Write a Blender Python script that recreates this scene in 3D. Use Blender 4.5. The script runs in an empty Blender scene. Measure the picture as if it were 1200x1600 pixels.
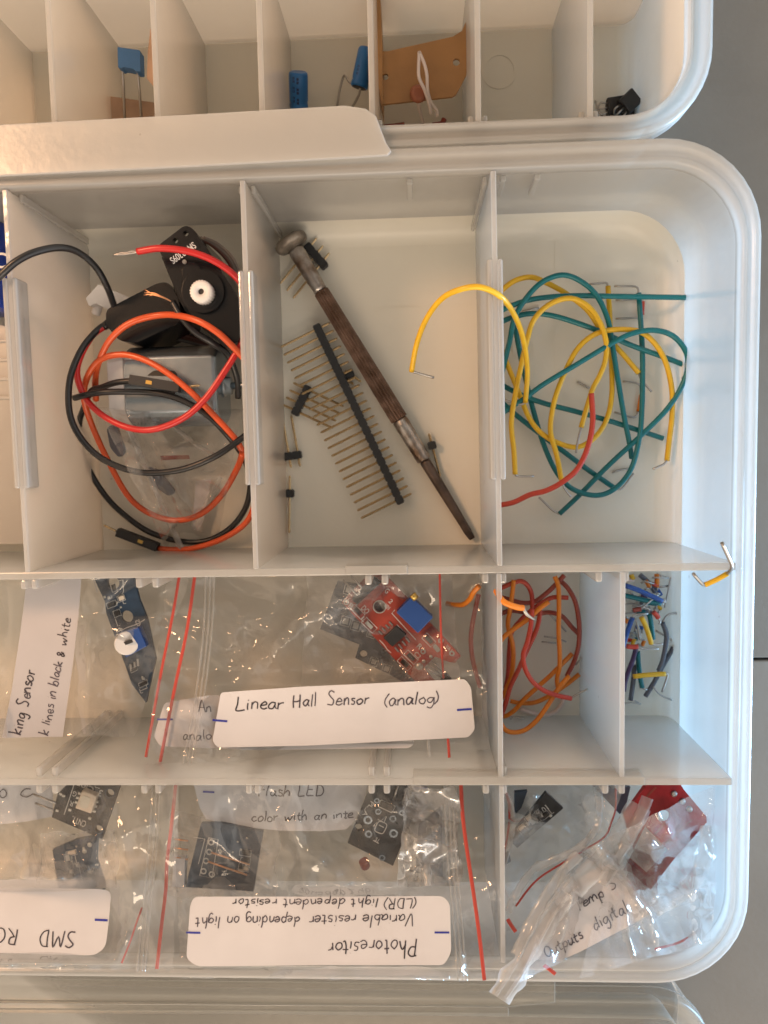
import bpy, bmesh, math, random
from mathutils import Vector, Matrix, noise
from mathutils.geometry import tessellate_polygon
random.seed(4)
C = bpy.context.scene.collection
S = 0.1                       # 1 Blender unit = 10 cm; all numbers below are centimetres
V = Vector

# ------------------------------------------------------------------ camera (solved from the box's own edges)
RX, RY, RZ = -0.07845278532296893, 0.042868816189912305, -0.020648194843582567
CAMZ = 21.938371200007882
FPX = 1112.5053248914771
ROT = Matrix.Rotation(RZ, 3, 'Z') @ Matrix.Rotation(RY, 3, 'Y') @ Matrix.Rotation(RX, 3, 'X')
CAM = V((0, 0, CAMZ))
H = 4.4                       # height of the dividers


def P(px, py, z):
    d = ROT @ V(((px - 600) / FPX, -(py - 800) / FPX, -1.0))
    k = (z - CAM.z) / d.z
    return CAM + d * k


def X(px, py, z=H): return P(px, py, z).x
def Y(px, py, z=H): return P(px, py, z).y


# ------------------------------------------------------------------ materials
def nodes(name):
    m = bpy.data.materials.new(name)
    m.use_nodes = True
    nt = m.node_tree
    nt.nodes.clear()
    out = nt.nodes.new('ShaderNodeOutputMaterial')
    return m, nt, out


def lnk(nt, a, b): nt.links.new(a, b)


def mat(name, col, rough=0.5, metal=0.0, bump=0.0, bscale=40.0, var=0.0, vscale=12.0, col2=None, coat=0.0, spec=0.5):
    m, nt, out = nodes(name)
    b = nt.nodes.new('ShaderNodeBsdfPrincipled')
    b.inputs['Base Color'].default_value = (*col, 1)
    b.inputs['Roughness'].default_value = rough
    b.inputs['Metallic'].default_value = metal
    b.inputs['Coat Weight'].default_value = coat
    b.inputs['Specular IOR Level'].default_value = spec
    tc = nt.nodes.new('ShaderNodeTexCoord')
    if var > 0 or col2:
        n = nt.nodes.new('ShaderNodeTexNoise')
        n.inputs['Scale'].default_value = vscale
        n.inputs['Detail'].default_value = 6
        lnk(nt, tc.outputs['Object'], n.inputs['Vector'])
        r = nt.nodes.new('ShaderNodeValToRGB')
        c2 = col2 or tuple(min(1, c * (1 + var)) for c in col)
        c1 = col if col2 else tuple(c * (1 - var) for c in col)
        r.color_ramp.elements[0].position = 0.38
        r.color_ramp.elements[1].position = 0.62
        r.color_ramp.elements[0].color = (*c1, 1)
        r.color_ramp.elements[1].color = (*c2, 1)
        lnk(nt, n.outputs['Fac'], r.inputs['Fac'])
        lnk(nt, r.outputs['Color'], b.inputs['Base Color'])
    if bump > 0:
        n = nt.nodes.new('ShaderNodeTexNoise')
        n.inputs['Scale'].default_value = bscale
        n.inputs['Detail'].default_value = 5
        lnk(nt, tc.outputs['Object'], n.inputs['Vector'])
        bp = nt.nodes.new('ShaderNodeBump')
        bp.inputs['Strength'].default_value = bump
        bp.inputs['Distance'].default_value = 0.01
        lnk(nt, n.outputs['Fac'], bp.inputs['Height'])
        lnk(nt, bp.outputs['Normal'], b.inputs['Normal'])
    lnk(nt, b.outputs[0], out.inputs[0])
    return m


def frosted(name, col, transp, rough=0.22, gloss=0.06, trl=0.58, bump=0.12):
    """milky polypropylene: scatter + straight-through light + a soft sheen"""
    m, nt, out = nodes(name)
    tc = nt.nodes.new('ShaderNodeTexCoord')
    n = nt.nodes.new('ShaderNodeTexNoise')
    n.inputs['Scale'].default_value = 3.0
    n.inputs['Detail'].default_value = 8
    lnk(nt, tc.outputs['Object'], n.inputs['Vector'])
    n2 = nt.nodes.new('ShaderNodeTexNoise')
    n2.inputs['Scale'].default_value = 25.0
    n2.inputs['Detail'].default_value = 4
    lnk(nt, tc.outputs['Object'], n2.inputs['Vector'])
    bp = nt.nodes.new('ShaderNodeBump')
    bp.inputs['Strength'].default_value = bump
    bp.inputs['Distance'].default_value = 0.01
    lnk(nt, n2.outputs['Fac'], bp.inputs['Height'])
    d = nt.nodes.new('ShaderNodeBsdfDiffuse')
    t = nt.nodes.new('ShaderNodeBsdfTranslucent')
    vo = nt.nodes.new('ShaderNodeTexVoronoi')
    vo.inputs['Scale'].default_value = 9.0
    lnk(nt, tc.outputs['Object'], vo.inputs['Vector'])
    n3 = nt.nodes.new('ShaderNodeTexNoise')
    n3.inputs['Scale'].default_value = 6.0
    lnk(nt, tc.outputs['Object'], n3.inputs['Vector'])
    sz = nt.nodes.new('ShaderNodeMapRange')          # speck radius differs from cell to cell
    sz.inputs['From Min'].default_value = 0.5; sz.inputs['From Max'].default_value = 0.75
    sz.inputs['To Min'].default_value = 0.0; sz.inputs['To Max'].default_value = 0.07
    lnk(nt, n3.outputs['Fac'], sz.inputs['Value'])
    lt = nt.nodes.new('ShaderNodeMath'); lt.operation = 'LESS_THAN'
    lnk(nt, vo.outputs['Distance'], lt.inputs[0]); lnk(nt, sz.outputs[0], lt.inputs[1])
    cl = nt.nodes.new('ShaderNodeValToRGB')          # faint cloudy staining
    cl.color_ramp.elements[0].position = 0.3; cl.color_ramp.elements[1].position = 0.7
    cl.color_ramp.elements[0].color = (*[c * 0.94 for c in col], 1)
    cl.color_ramp.elements[1].color = (*[min(0.985, c * 1.02) for c in col], 1)
    lnk(nt, n.outputs['Fac'], cl.inputs['Fac'])
    mx = nt.nodes.new('ShaderNodeMix'); mx.data_type = 'RGBA'
    mf = nt.nodes.new('ShaderNodeMath'); mf.operation = 'MULTIPLY'; mf.inputs[1].default_value = 0.30
    lnk(nt, lt.outputs[0], mf.inputs[0])
    lnk(nt, mf.outputs[0], mx.inputs[0])
    lnk(nt, cl.outputs[0], mx.inputs[6])
    mx.inputs[7].default_value = (0.25, 0.20, 0.14, 1)
    for x in (d, t):
        lnk(nt, mx.outputs[2], x.inputs['Color'])
        lnk(nt, bp.outputs['Normal'], x.inputs['Normal'])
    a = nt.nodes.new('ShaderNodeMixShader')
    a.inputs[0].default_value = trl
    lnk(nt, d.outputs[0], a.inputs[1]); lnk(nt, t.outputs[0], a.inputs[2])
    tr = nt.nodes.new('ShaderNodeBsdfTransparent')
    tr.inputs['Color'].default_value = (0.98, 0.97, 0.95, 1)
    mr = nt.nodes.new('ShaderNodeMapRange')
    mr.inputs['From Min'].default_value = 0.35
    mr.inputs['From Max'].default_value = 0.65
    mr.inputs['To Min'].default_value = transp - 0.04
    mr.inputs['To Max'].default_value = transp + 0.04
    lnk(nt, n.outputs['Fac'], mr.inputs['Value'])
    b = nt.nodes.new('ShaderNodeMixShader')
    lnk(nt, mr.outputs[0], b.inputs[0])
    lnk(nt, a.outputs[0], b.inputs[1]); lnk(nt, tr.outputs[0], b.inputs[2])
    g = nt.nodes.new('ShaderNodeBsdfGlossy')
    g.inputs['Roughness'].default_value = rough
    lnk(nt, bp.outputs['Normal'], g.inputs['Normal'])
    lw = nt.nodes.new('ShaderNodeFresnel')
    lw.inputs['IOR'].default_value = 1.42
    mu = nt.nodes.new('ShaderNodeMath'); mu.operation = 'MULTIPLY'
    mu.inputs[1].default_value = gloss / 0.03
    mu.use_clamp = True
    lnk(nt, lw.outputs[0], mu.inputs[0])
    mn = nt.nodes.new('ShaderNodeMath'); mn.operation = 'MINIMUM'
    mn.inputs[1].default_value = 0.45
    lnk(nt, mu.outputs[0], mn.inputs[0])
    c = nt.nodes.new('ShaderNodeMixShader')
    lnk(nt, mn.outputs[0], c.inputs[0])
    lnk(nt, b.outputs[0], c.inputs[1]); lnk(nt, g.outputs[0], c.inputs[2])
    lnk(nt, c.outputs[0], out.inputs[0])
    return m


def film(name, haze=0.095, rough=0.045, k=1.5, tint=(0.99, 0.985, 0.98)):
    """thin clear polythene: mostly see-through, sharp glints on the creases"""
    m, nt, out = nodes(name)
    tc = nt.nodes.new('ShaderNodeTexCoord')
    n = nt.nodes.new('ShaderNodeTexNoise')
    n.inputs['Scale'].default_value = 5
    n.inputs['Detail'].default_value = 3
    n.inputs['Distortion'].default_value = 0.6
    lnk(nt, tc.outputs['Object'], n.inputs['Vector'])
    bp = nt.nodes.new('ShaderNodeBump')
    bp.inputs['Strength'].default_value = 0.16
    bp.inputs['Distance'].default_value = 0.02
    lnk(nt, n.outputs['Fac'], bp.inputs['Height'])
    tr = nt.nodes.new('ShaderNodeBsdfTransparent')
    tr.inputs['Color'].default_value = (*tint, 1)
    d = nt.nodes.new('ShaderNodeBsdfDiffuse')
    d.inputs['Color'].default_value = (0.95, 0.93, 0.91, 1)
    tl = nt.nodes.new('ShaderNodeBsdfTranslucent')
    tl.inputs['Color'].default_value = (0.95, 0.93, 0.91, 1)
    dm = nt.nodes.new('ShaderNodeMixShader')
    dm.inputs[0].default_value = 0.45
    lnk(nt, d.outputs[0], dm.inputs[1]); lnk(nt, tl.outputs[0], dm.inputs[2])
    a = nt.nodes.new('ShaderNodeMixShader')
    a.inputs[0].default_value = haze
    lnk(nt, tr.outputs[0], a.inputs[1]); lnk(nt, dm.outputs[0], a.inputs[2])
    g = nt.nodes.new('ShaderNodeBsdfGlossy')
    g.inputs['Roughness'].default_value = rough
    lnk(nt, bp.outputs['Normal'], g.inputs['Normal'])
    f = nt.nodes.new('ShaderNodeFresnel')
    f.inputs['IOR'].default_value = 1.48
    lnk(nt, bp.outputs['Normal'], f.inputs['Normal'])
    mu = nt.nodes.new('ShaderNodeMath'); mu.operation = 'MULTIPLY'
    mu.inputs[1].default_value = k
    lnk(nt, f.outputs[0], mu.inputs[0])
    mn = nt.nodes.new('ShaderNodeMath'); mn.operation = 'MINIMUM'
    mn.inputs[1].default_value = 0.6
    lnk(nt, mu.outputs[0], mn.inputs[0])
    c = nt.nodes.new('ShaderNodeMixShader')
    lnk(nt, mn.outputs[0], c.inputs[0])
    lnk(nt, a.outputs[0], c.inputs[1]); lnk(nt, g.outputs[0], c.inputs[2])
    lnk(nt, c.outputs[0], out.inputs[0])
    return m


M = {}
M['pp'] = frosted('frosted polypropylene', (0.96, 0.945, 0.915), 0.32, trl=0.5)
M['pp_floor'] = frosted('frosted floor', (0.95, 0.91, 0.80), 0.12, rough=0.36, gloss=0.035, trl=0.12)
M['pp_lid'] = frosted('clear lid plastic', (0.46, 0.46, 0.41), 0.88, rough=0.35, trl=0.4, gloss=.015)
M['pp_lid_edge'] = frosted('lid edge plastic', (0.55, 0.55, 0.49), 0.80, rough=0.3, trl=0.4, gloss=.02)
M['pp_latch'] = frosted('latch plastic', (0.42, 0.41, 0.36), 0.86, rough=0.3, trl=0.5, gloss=.015)
M['pp_rail'] = frosted('thin rail plastic', (0.95, 0.93, 0.90), 0.62, rough=0.2, gloss=0.03)
M['pp_div'] = frosted('divider plastic', (0.975, 0.96, 0.935), 0.42, rough=0.16, gloss=0.045, trl=0.78)
M['pp_edge'] = frosted('thick plastic edge', (0.76, 0.745, 0.71), 0.36, rough=0.25, gloss=0.04)
M['pp_clear'] = frosted('clearer plastic', (0.94, 0.93, 0.92), 0.46, rough=0.1, gloss=0.08)
M['pp_flap'] = frosted('thin flap plastic', (0.93, 0.90, 0.85), 0.36, rough=0.3)
M['film'] = film('polythene film')
M['film_milky'] = film('milky polythene film', haze=0.17, rough=0.09)
M['zip'] = film('zip ridge', haze=0.24, rough=0.10, k=1.8)
M['fold'] = film('folded polythene', haze=0.36, rough=0.08, k=2.2)
M['veil'] = film('doubled polythene layers', haze=0.30, rough=0.10, k=1.4)
M['zip_red'] = mat('red zip line', (0.50, 0.065, 0.045), 0.35)
M['paper'] = mat('white label paper', (0.66, 0.645, 0.66), 0.6, var=0.03, vscale=6)
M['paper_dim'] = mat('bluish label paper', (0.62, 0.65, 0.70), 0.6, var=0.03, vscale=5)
M['paper_shade'] = mat('grey white label paper', (0.47, 0.455, 0.47), 0.6, var=0.03, vscale=6)  # white paper with the shade of a tilted label put into its colour
M['ink'] = mat('dark pen ink', (0.06, 0.05, 0.065), 0.5, var=0.5, vscale=9)
M['ink_blue'] = mat('blue pen ink', (0.03, 0.04, 0.32), 0.5)
M['black'] = mat('black plastic', (0.008, 0.008, 0.009), 0.22, spec=0.5)
M['black_matte'] = mat('matte black plastic', (0.018, 0.019, 0.021), 0.55)
M['black_wire'] = mat('black insulation', (0.012, 0.012, 0.013), 0.33)
M['red_wire'] = mat('red insulation', (0.50, 0.018, 0.018), 0.3)
M['orange_wire'] = mat('orange red insulation', (0.60, 0.085, 0.02), 0.3)
M['orange'] = mat('orange insulation', (0.72, 0.21, 0.012), 0.35, var=0.06, vscale=20)
M['brown_red'] = mat('brown red insulation', (0.30, 0.055, 0.035), 0.35)
M['rust_red'] = mat('rust red insulation', (0.46, 0.05, 0.025), 0.35)
M['teal'] = mat('teal insulation', (0.0, 0.145, 0.165), 0.35)
M['yellow'] = mat('yellow insulation', (0.70, 0.42, 0.015), 0.35, var=0.05, vscale=30)
M['red_tom'] = mat('tomato red insulation', (0.55, 0.055, 0.03), 0.35)
M['blue'] = mat('blue insulation', (0.012, 0.075, 0.32), 0.35)
M['grey_wire'] = mat('grey insulation', (0.11, 0.12, 0.15), 0.4)
M['purple'] = mat('purple insulation', (0.06, 0.03, 0.10), 0.4)
M['white_wire'] = mat('pale pink insulation', (0.70, 0.60, 0.56), 0.4)
M['tin'] = mat('tinned wire', (0.42, 0.40, 0.38), 0.3, 1.0)
M['gold'] = mat('gold plated pin', (0.66, 0.50, 0.29), 0.26, 0.75)
M['brass'] = mat('brass', (0.62, 0.42, 0.13), 0.35, 1.0)
M['copper'] = mat('copper strands', (0.70, 0.36, 0.2), 0.35, 1.0)
M['steel'] = mat('motor steel', (0.37, 0.43, 0.48), 0.27, 0.85, bump=0.04, bscale=50, var=0.12, vscale=5)
M['rust'] = mat('rusty brown steel', (0.095, 0.05, 0.03), 0.5, 0.35, bump=0.6, bscale=45, col2=(0.20, 0.12, 0.085), vscale=26)
M['silver_worn'] = mat('worn silver steel', (0.44, 0.42, 0.40), 0.32, 0.85, bump=0.5, bscale=30, col2=(0.17, 0.115, 0.08), vscale=16)
M['dark_steel'] = mat('dark worn steel', (0.095, 0.07, 0.058), 0.42, 0.6, bump=0.3, bscale=50, var=0.35, vscale=20)
M['cap_steel'] = mat('tarnished steel cap', (0.22, 0.185, 0.15), 0.45, 0.6, bump=0.7, bscale=30, var=0.55, vscale=22)
M['white_plastic'] = mat('white plastic', (0.74, 0.72, 0.70), 0.4)
M['cream'] = mat('cream plastic', (0.70, 0.62, 0.52), 0.5)
M['pcb_red'] = mat('red circuit board', (0.34, 0.05, 0.03), 0.35, var=0.25, vscale=14)
M['pcb_deep'] = mat('deep red circuit board', (0.36, 0.012, 0.015), 0.28, var=0.35, vscale=10)
M['pcb_black'] = mat('black circuit board', (0.013, 0.016, 0.019), 0.35, var=0.3, vscale=20)
M['pcb_blue'] = mat('dark blue circuit board', (0.018, 0.040, 0.075), 0.35, var=0.3, vscale=14)
M['silk'] = mat('white silkscreen', (0.62, 0.62, 0.60), 0.6)
M['pot_blue'] = mat('blue trimmer plastic', (0.018, 0.065, 0.25), 0.35)
M['cap_blue'] = mat('blue capacitor coating', (0.016, 0.145, 0.42), 0.38, var=0.08, vscale=20)
M['film_cap'] = mat('matte blue capacitor', (0.075, 0.20, 0.42), 0.55, var=0.05, vscale=20)
M['print_dark'] = mat('dark blue print', (0.008, 0.03, 0.10), 0.5)
M['tape_paper'] = mat('brown tape paper', (0.46, 0.30, 0.20), 0.7, var=0.12, vscale=10)
M['card'] = mat('tan phenolic card', (0.36, 0.185, 0.065), 0.45, var=0.10, vscale=7, bump=0.1)
M['ceramic'] = mat('brown ceramic disc', (0.30, 0.10, 0.05), 0.45)
M['smoke'] = mat('slot shadow plastic', (0.03, 0.028, 0.026), 0.4)  # shade inside slots and bores put into colour; also real dark part bodies
M['led'] = mat('cream led body', (0.72, 0.62, 0.50), 0.4)
M['led_face'] = mat('pale led lens', (0.70, 0.66, 0.56), 0.25)
M['can_blue'] = mat('shiny blue sleeve', (0.02, 0.06, 0.42), 0.15)
M['cable_grey'] = mat('grey ribbon cable', (0.22, 0.19, 0.175), 0.4)
M['cable_brown'] = mat('brown cable', (0.14, 0.055, 0.04), 0.4)
M['desk'] = mat('grey desk laminate', (0.165, 0.143, 0.117), 0.5, spec=0.3, var=0.07, vscale=2.2, bump=0.05, bscale=60)
M['desk_gap'] = mat('desk gap', (0.02, 0.02, 0.02), 0.8)
M['pad'] = mat('solder pad', (0.55, 0.54, 0.50), 0.35, 0.8)


# ------------------------------------------------------------------ mesh helpers (centimetres)
class MB:
    def __init__(s): s.v = []; s.f = []; s.m = []; s.sm = []

    def add(s, vs, fs, mi=0, smooth=False):
        b = len(s.v)
        s.v += [V(x) for x in vs]
        for f in fs:
            s.f.append([b + i for i in f]); s.m.append(mi); s.sm.append(smooth)
        return s


WL = {}


def ob(name, mb, m, parent=None):
    me = bpy.data.meshes.new(name)
    if parent is not None:
        base = WL[parent]
    else:
        xs = [v.x for v in mb.v]; ys = [v.y for v in mb.v]; zs = [v.z for v in mb.v]
        base = V(((min(xs) + max(xs)) / 2, (min(ys) + max(ys)) / 2, min(zs)))
    me.from_pydata([((v - base) * S)[:] for v in mb.v], [], mb.f)
    for x in (m if isinstance(m, (list, tuple)) else [m]): me.materials.append(x)
    for p, mi, sm in zip(me.polygons, mb.m, mb.sm):
        p.material_index = mi; p.use_smooth = sm
    bm = bmesh.new(); bm.from_mesh(me)
    bmesh.ops.recalc_face_normals(bm, faces=bm.faces)
    bm.to_mesh(me); bm.free()
    o = bpy.data.objects.new(name, me)
    C.objects.link(o)
    if parent is not None:
        o.parent = parent
    else:
        o.location = base * S
    WL[o] = base
    return o


def tag(o, label, cat, group=None, kind=None):
    if label: o['label'] = label
    if cat: o['category'] = cat
    if group: o['group'] = group
    if kind: o['kind'] = kind
    return o


def thing(name, label, cat, loc, group=None):
    o = bpy.data.objects.new(name, None)
    C.objects.link(o)
    o.empty_display_size = 0.05
    o.location = V(loc) * S
    WL[o] = V(loc)
    return tag(o, label, cat, group)


def bevel(o, w, seg=2):
    b = o.modifiers.new('bevel', 'BEVEL')
    b.width = w * S; b.segments = seg; b.limit_method = 'ANGLE'; b.angle_limit = math.radians(40)
    b.harden_normals = False
    return o


def box(mb, x0, x1, y0, y1, z0, z1, mi=0, top=None):
    vs = [(x0, y0, z0), (x1, y0, z0), (x1, y1, z0), (x0, y1, z0), (x0, y0, z1), (x1, y0, z1), (x1, y1, z1), (x0, y1, z1)]
    fs = [(0, 3, 2, 1), (0, 1, 5, 4), (1, 2, 6, 5), (2, 3, 7, 6), (3, 0, 4, 7)]
    mb.add(vs, fs, mi)
    b = len(mb.v) - 8
    mb.f.append([b + 4, b + 5, b + 6, b + 7]); mb.m.append(mi if top is None else top); mb.sm.append(False)
    return mb


def obox(mb, a, b, w, z0, z1, mi=0):
    """upright block along the line a-b (world xy), width w"""
    a = V((a[0], a[1])); b = V((b[0], b[1]))
    d = (b - a).normalized(); n = V((-d.y, d.x)) * (w / 2)
    q = [a + n, a - n, b - n, b + n]
    return prism(mb, [[(p.x, p.y) for p in q]], z0, z1, mi)


def prism(mb, loops, z0, z1, mi=0, zf=None):
    """closed plate from outline loops (first outer, the rest holes)"""
    zf = zf or (lambda x, y: 0.0)
    loops = [[(p[0], p[1]) for p in l] for l in loops]
    tri = tessellate_polygon([[V((x, y, 0)) for x, y in l] for l in loops])
    flat = [p for l in loops for p in l]
    n = len(flat)
    vs = [(x, y, z1 + zf(x, y)) for x, y in flat] + [(x, y, z0 + zf(x, y)) for x, y in flat]
    fs = [tuple(t) for t in tri] + [tuple(i + n for i in reversed(t)) for t in tri]
    k = 0
    for l in loops:
        m = len(l)
        for i in range(m):
            a = k + i; b = k + (i + 1) % m
            fs.append((a, b, b + n, a + n))
        k += m
    mb.add(vs, fs, mi)
    return mb


def pxloop(pts, z): return [P(x, y, z)[:2] for x, y in pts]


def circ(c, r, n=20, a0=0.0): return [(c[0] + r * math.cos(a0 + 2 * math.pi * i / n), c[1] + r * math.sin(a0 + 2 * math.pi * i / n)) for i in range(n)]


def pxcirc(px, py, rpx, z, n=20):
    c = P(px, py, z); r = (P(px + rpx, py, z) - c).length
    return circ(c, r, n)


def rpoly(pts, r, n=4):
    """round the corners of a px polygon by r px"""
    out = []
    m = len(pts)
    for i in range(m):
        p = V(pts[i]).to_2d(); a = V(pts[i - 1]).to_2d(); b = V(pts[(i + 1) % m]).to_2d()
        da = (a - p); db = (b - p)
        ra = min(r, da.length * 0.45); rb = min(r, db.length * 0.45)
        s = p + da.normalized() * ra; e = p + db.normalized() * rb
        for k in range(n + 1):
            t = k / n
            q = s * (1 - t) ** 2 + p * 2 * t * (1 - t) + e * t * t
            out.append((q.x, q.y))
    return out


def spline(pts, n=8):
    pts = [V(p) for p in pts]
    if len(pts) < 3: return pts
    out = []
    for i in range(len(pts) - 1):
        p0 = pts[i - 1] if i > 0 else pts[0] * 2 - pts[1]
        p1, p2 = pts[i], pts[i + 1]
        p3 = pts[i + 2] if i + 2 < len(pts) else pts[-1] * 2 - pts[-2]
        for k in range(n):
            t = k / n
            out.append(0.5 * ((2 * p1) + (p2 - p0) * t + (2 * p0 - 5 * p1 + 4 * p2 - p3) * t * t + (3 * p1 - p0 - 3 * p2 + p3) * t ** 3))
    out.append(pts[-1])
    return out


def tube(mb, pts, r, seg=8, mi=0, taper=None):
    pts = [V(p) for p in pts]
    n = len(pts)
    ts = [((pts[min(i + 1, n - 1)] - pts[max(i - 1, 0)])).normalized() for i in range(n)]
    up = V((0, 0, 1)) if abs(ts[0].z) < 0.9 else V((1, 0, 0))
    u = ts[0].cross(up).normalized()
    vs = []
    for i in range(n):
        u = (u - ts[i] * u.dot(ts[i])).normalized()
        w = ts[i].cross(u)
        rr = r if taper is None else r * taper(i / (n - 1))
        for k in range(seg):
            a = 2 * math.pi * k / seg
            vs.append(pts[i] + (u * math.cos(a) + w * math.sin(a)) * rr)
    fs = []
    for i in range(n - 1):
        for k in range(seg):
            a = i * seg + k; b = i * seg + (k + 1) % seg
            fs.append((a, b, b + seg, a + seg))
    mb.add(vs, fs, mi, True)
    b = len(mb.v) - len(vs)
    mb.f.append([b + k for k in reversed(range(seg))]); mb.m.append(mi); mb.sm.append(False)
    mb.f.append([b + (n - 1) * seg + k for k in range(seg)]); mb.m.append(mi); mb.sm.append(False)
    return mb


def lathe(mb, a, b, prof, seg=24, mi=0, mod=None, smooth=True):
    """solid of revolution on the axis a-b; prof = [(distance along, radius)]"""
    a = V(a); d = (V(b) - a).normalized()
    up = V((0, 0, 1)) if abs(d.z) < 0.9 else V((1, 0, 0))
    u = d.cross(up).normalized(); w = d.cross(u)
    vs = []
    for t, r in prof:
        for k in range(seg):
            an = 2 * math.pi * k / seg
            rr = r * (mod(k, t) if mod else 1)
            vs.append(a + d * t + (u * math.cos(an) + w * math.sin(an)) * rr)
    fs = []
    for i in range(len(prof) - 1):
        for k in range(seg):
            q = i * seg + k; p = i * seg + (k + 1) % seg
            fs.append((q, p, p + seg, q + seg))
    mb.add(vs, fs, mi, smooth)
    o = len(mb.v) - len(vs)
    mb.f.append([o + k for k in reversed(range(seg))]); mb.m.append(mi); mb.sm.append(False)
    mb.f.append([o + (len(prof) - 1) * seg + k for k in range(seg)]); mb.m.append(mi); mb.sm.append(False)
    return mb


def rrect(x0, x1, y0, y1, r, n=10):
    out = []
    for cx, cy, a0 in ((x1 - r, y1 - r, 0), (x0 + r, y1 - r, 90), (x0 + r, y0 + r, 180), (x1 - r, y0 + r, 270)):
        for k in range(n + 1):
            a = math.radians(a0 + 90 * k / n)
            out.append((cx + r * math.cos(a), cy + r * math.sin(a)))
    return out


def shell(mb, levels, mats=None):
    """levels = [(x0,x1,y0,y1,r,z)]: rings joined in order, both ends filled"""
    rings = [[(x, y, l[5]) for x, y in rrect(*l[:5])] for l in levels]
    n = len(rings[0])
    vs = [p for r in rings for p in r]
    b = len(mb.v)
    mb.v += [V(p) for p in vs]
    for i in range(len(rings) - 1):
        for k in range(n):
            q = b + i * n + k; p = b + i * n + (k + 1) % n
            mb.f.append([q, p, p + n, q + n]); mb.m.append(mats[i] if mats else 0); mb.sm.append(True)
    mb.f.append([b + k for k in reversed(range(n))]); mb.m.append(mats[-1] if mats else 0); mb.sm.append(False)
    mb.f.append([b + (len(rings) - 1) * n + k for k in range(n)]); mb.m.append(mats[-1] if mats else 0); mb.sm.append(False)
    return mb


def wpts(pts, z0=None, z1=None, bow=0.0, lift=0.0):
    """px points -> world; a third number on a point is its own height"""
    n = len(pts); out = []
    for i, p in enumerate(pts):
        t = i / max(1, n - 1)
        z = p[2] if len(p) > 2 else z0 + ((z1 if z1 is not None else z0) - z0) * t + bow * math.sin(math.pi * t)
        out.append(P(p[0], p[1], z + lift))
    return out


def wire(name, label, pts, r, m, z0=0.3, z1=None, bow=0.0, bare=(), br=0.033, group=None, cat='wire', mbare=None, n=8):
    mb = tube(MB(), spline(wpts(pts, z0, z1, bow), n), r, 10)
    o = ob(name, mb, m)
    tag(o, label, cat, group)
    for b in bare:
        q = wpts(b, z0 if len(b[0]) < 3 else None)
        ob('bare_end', tube(MB(), spline(q, 4), br, 6), mbare or M['tin'], o)
    return o


def loc_px(ox, oy, s, pts): return [(ox + p[0] * s, oy + p[1] * s) + tuple(p[2:]) for p in pts]


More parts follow.
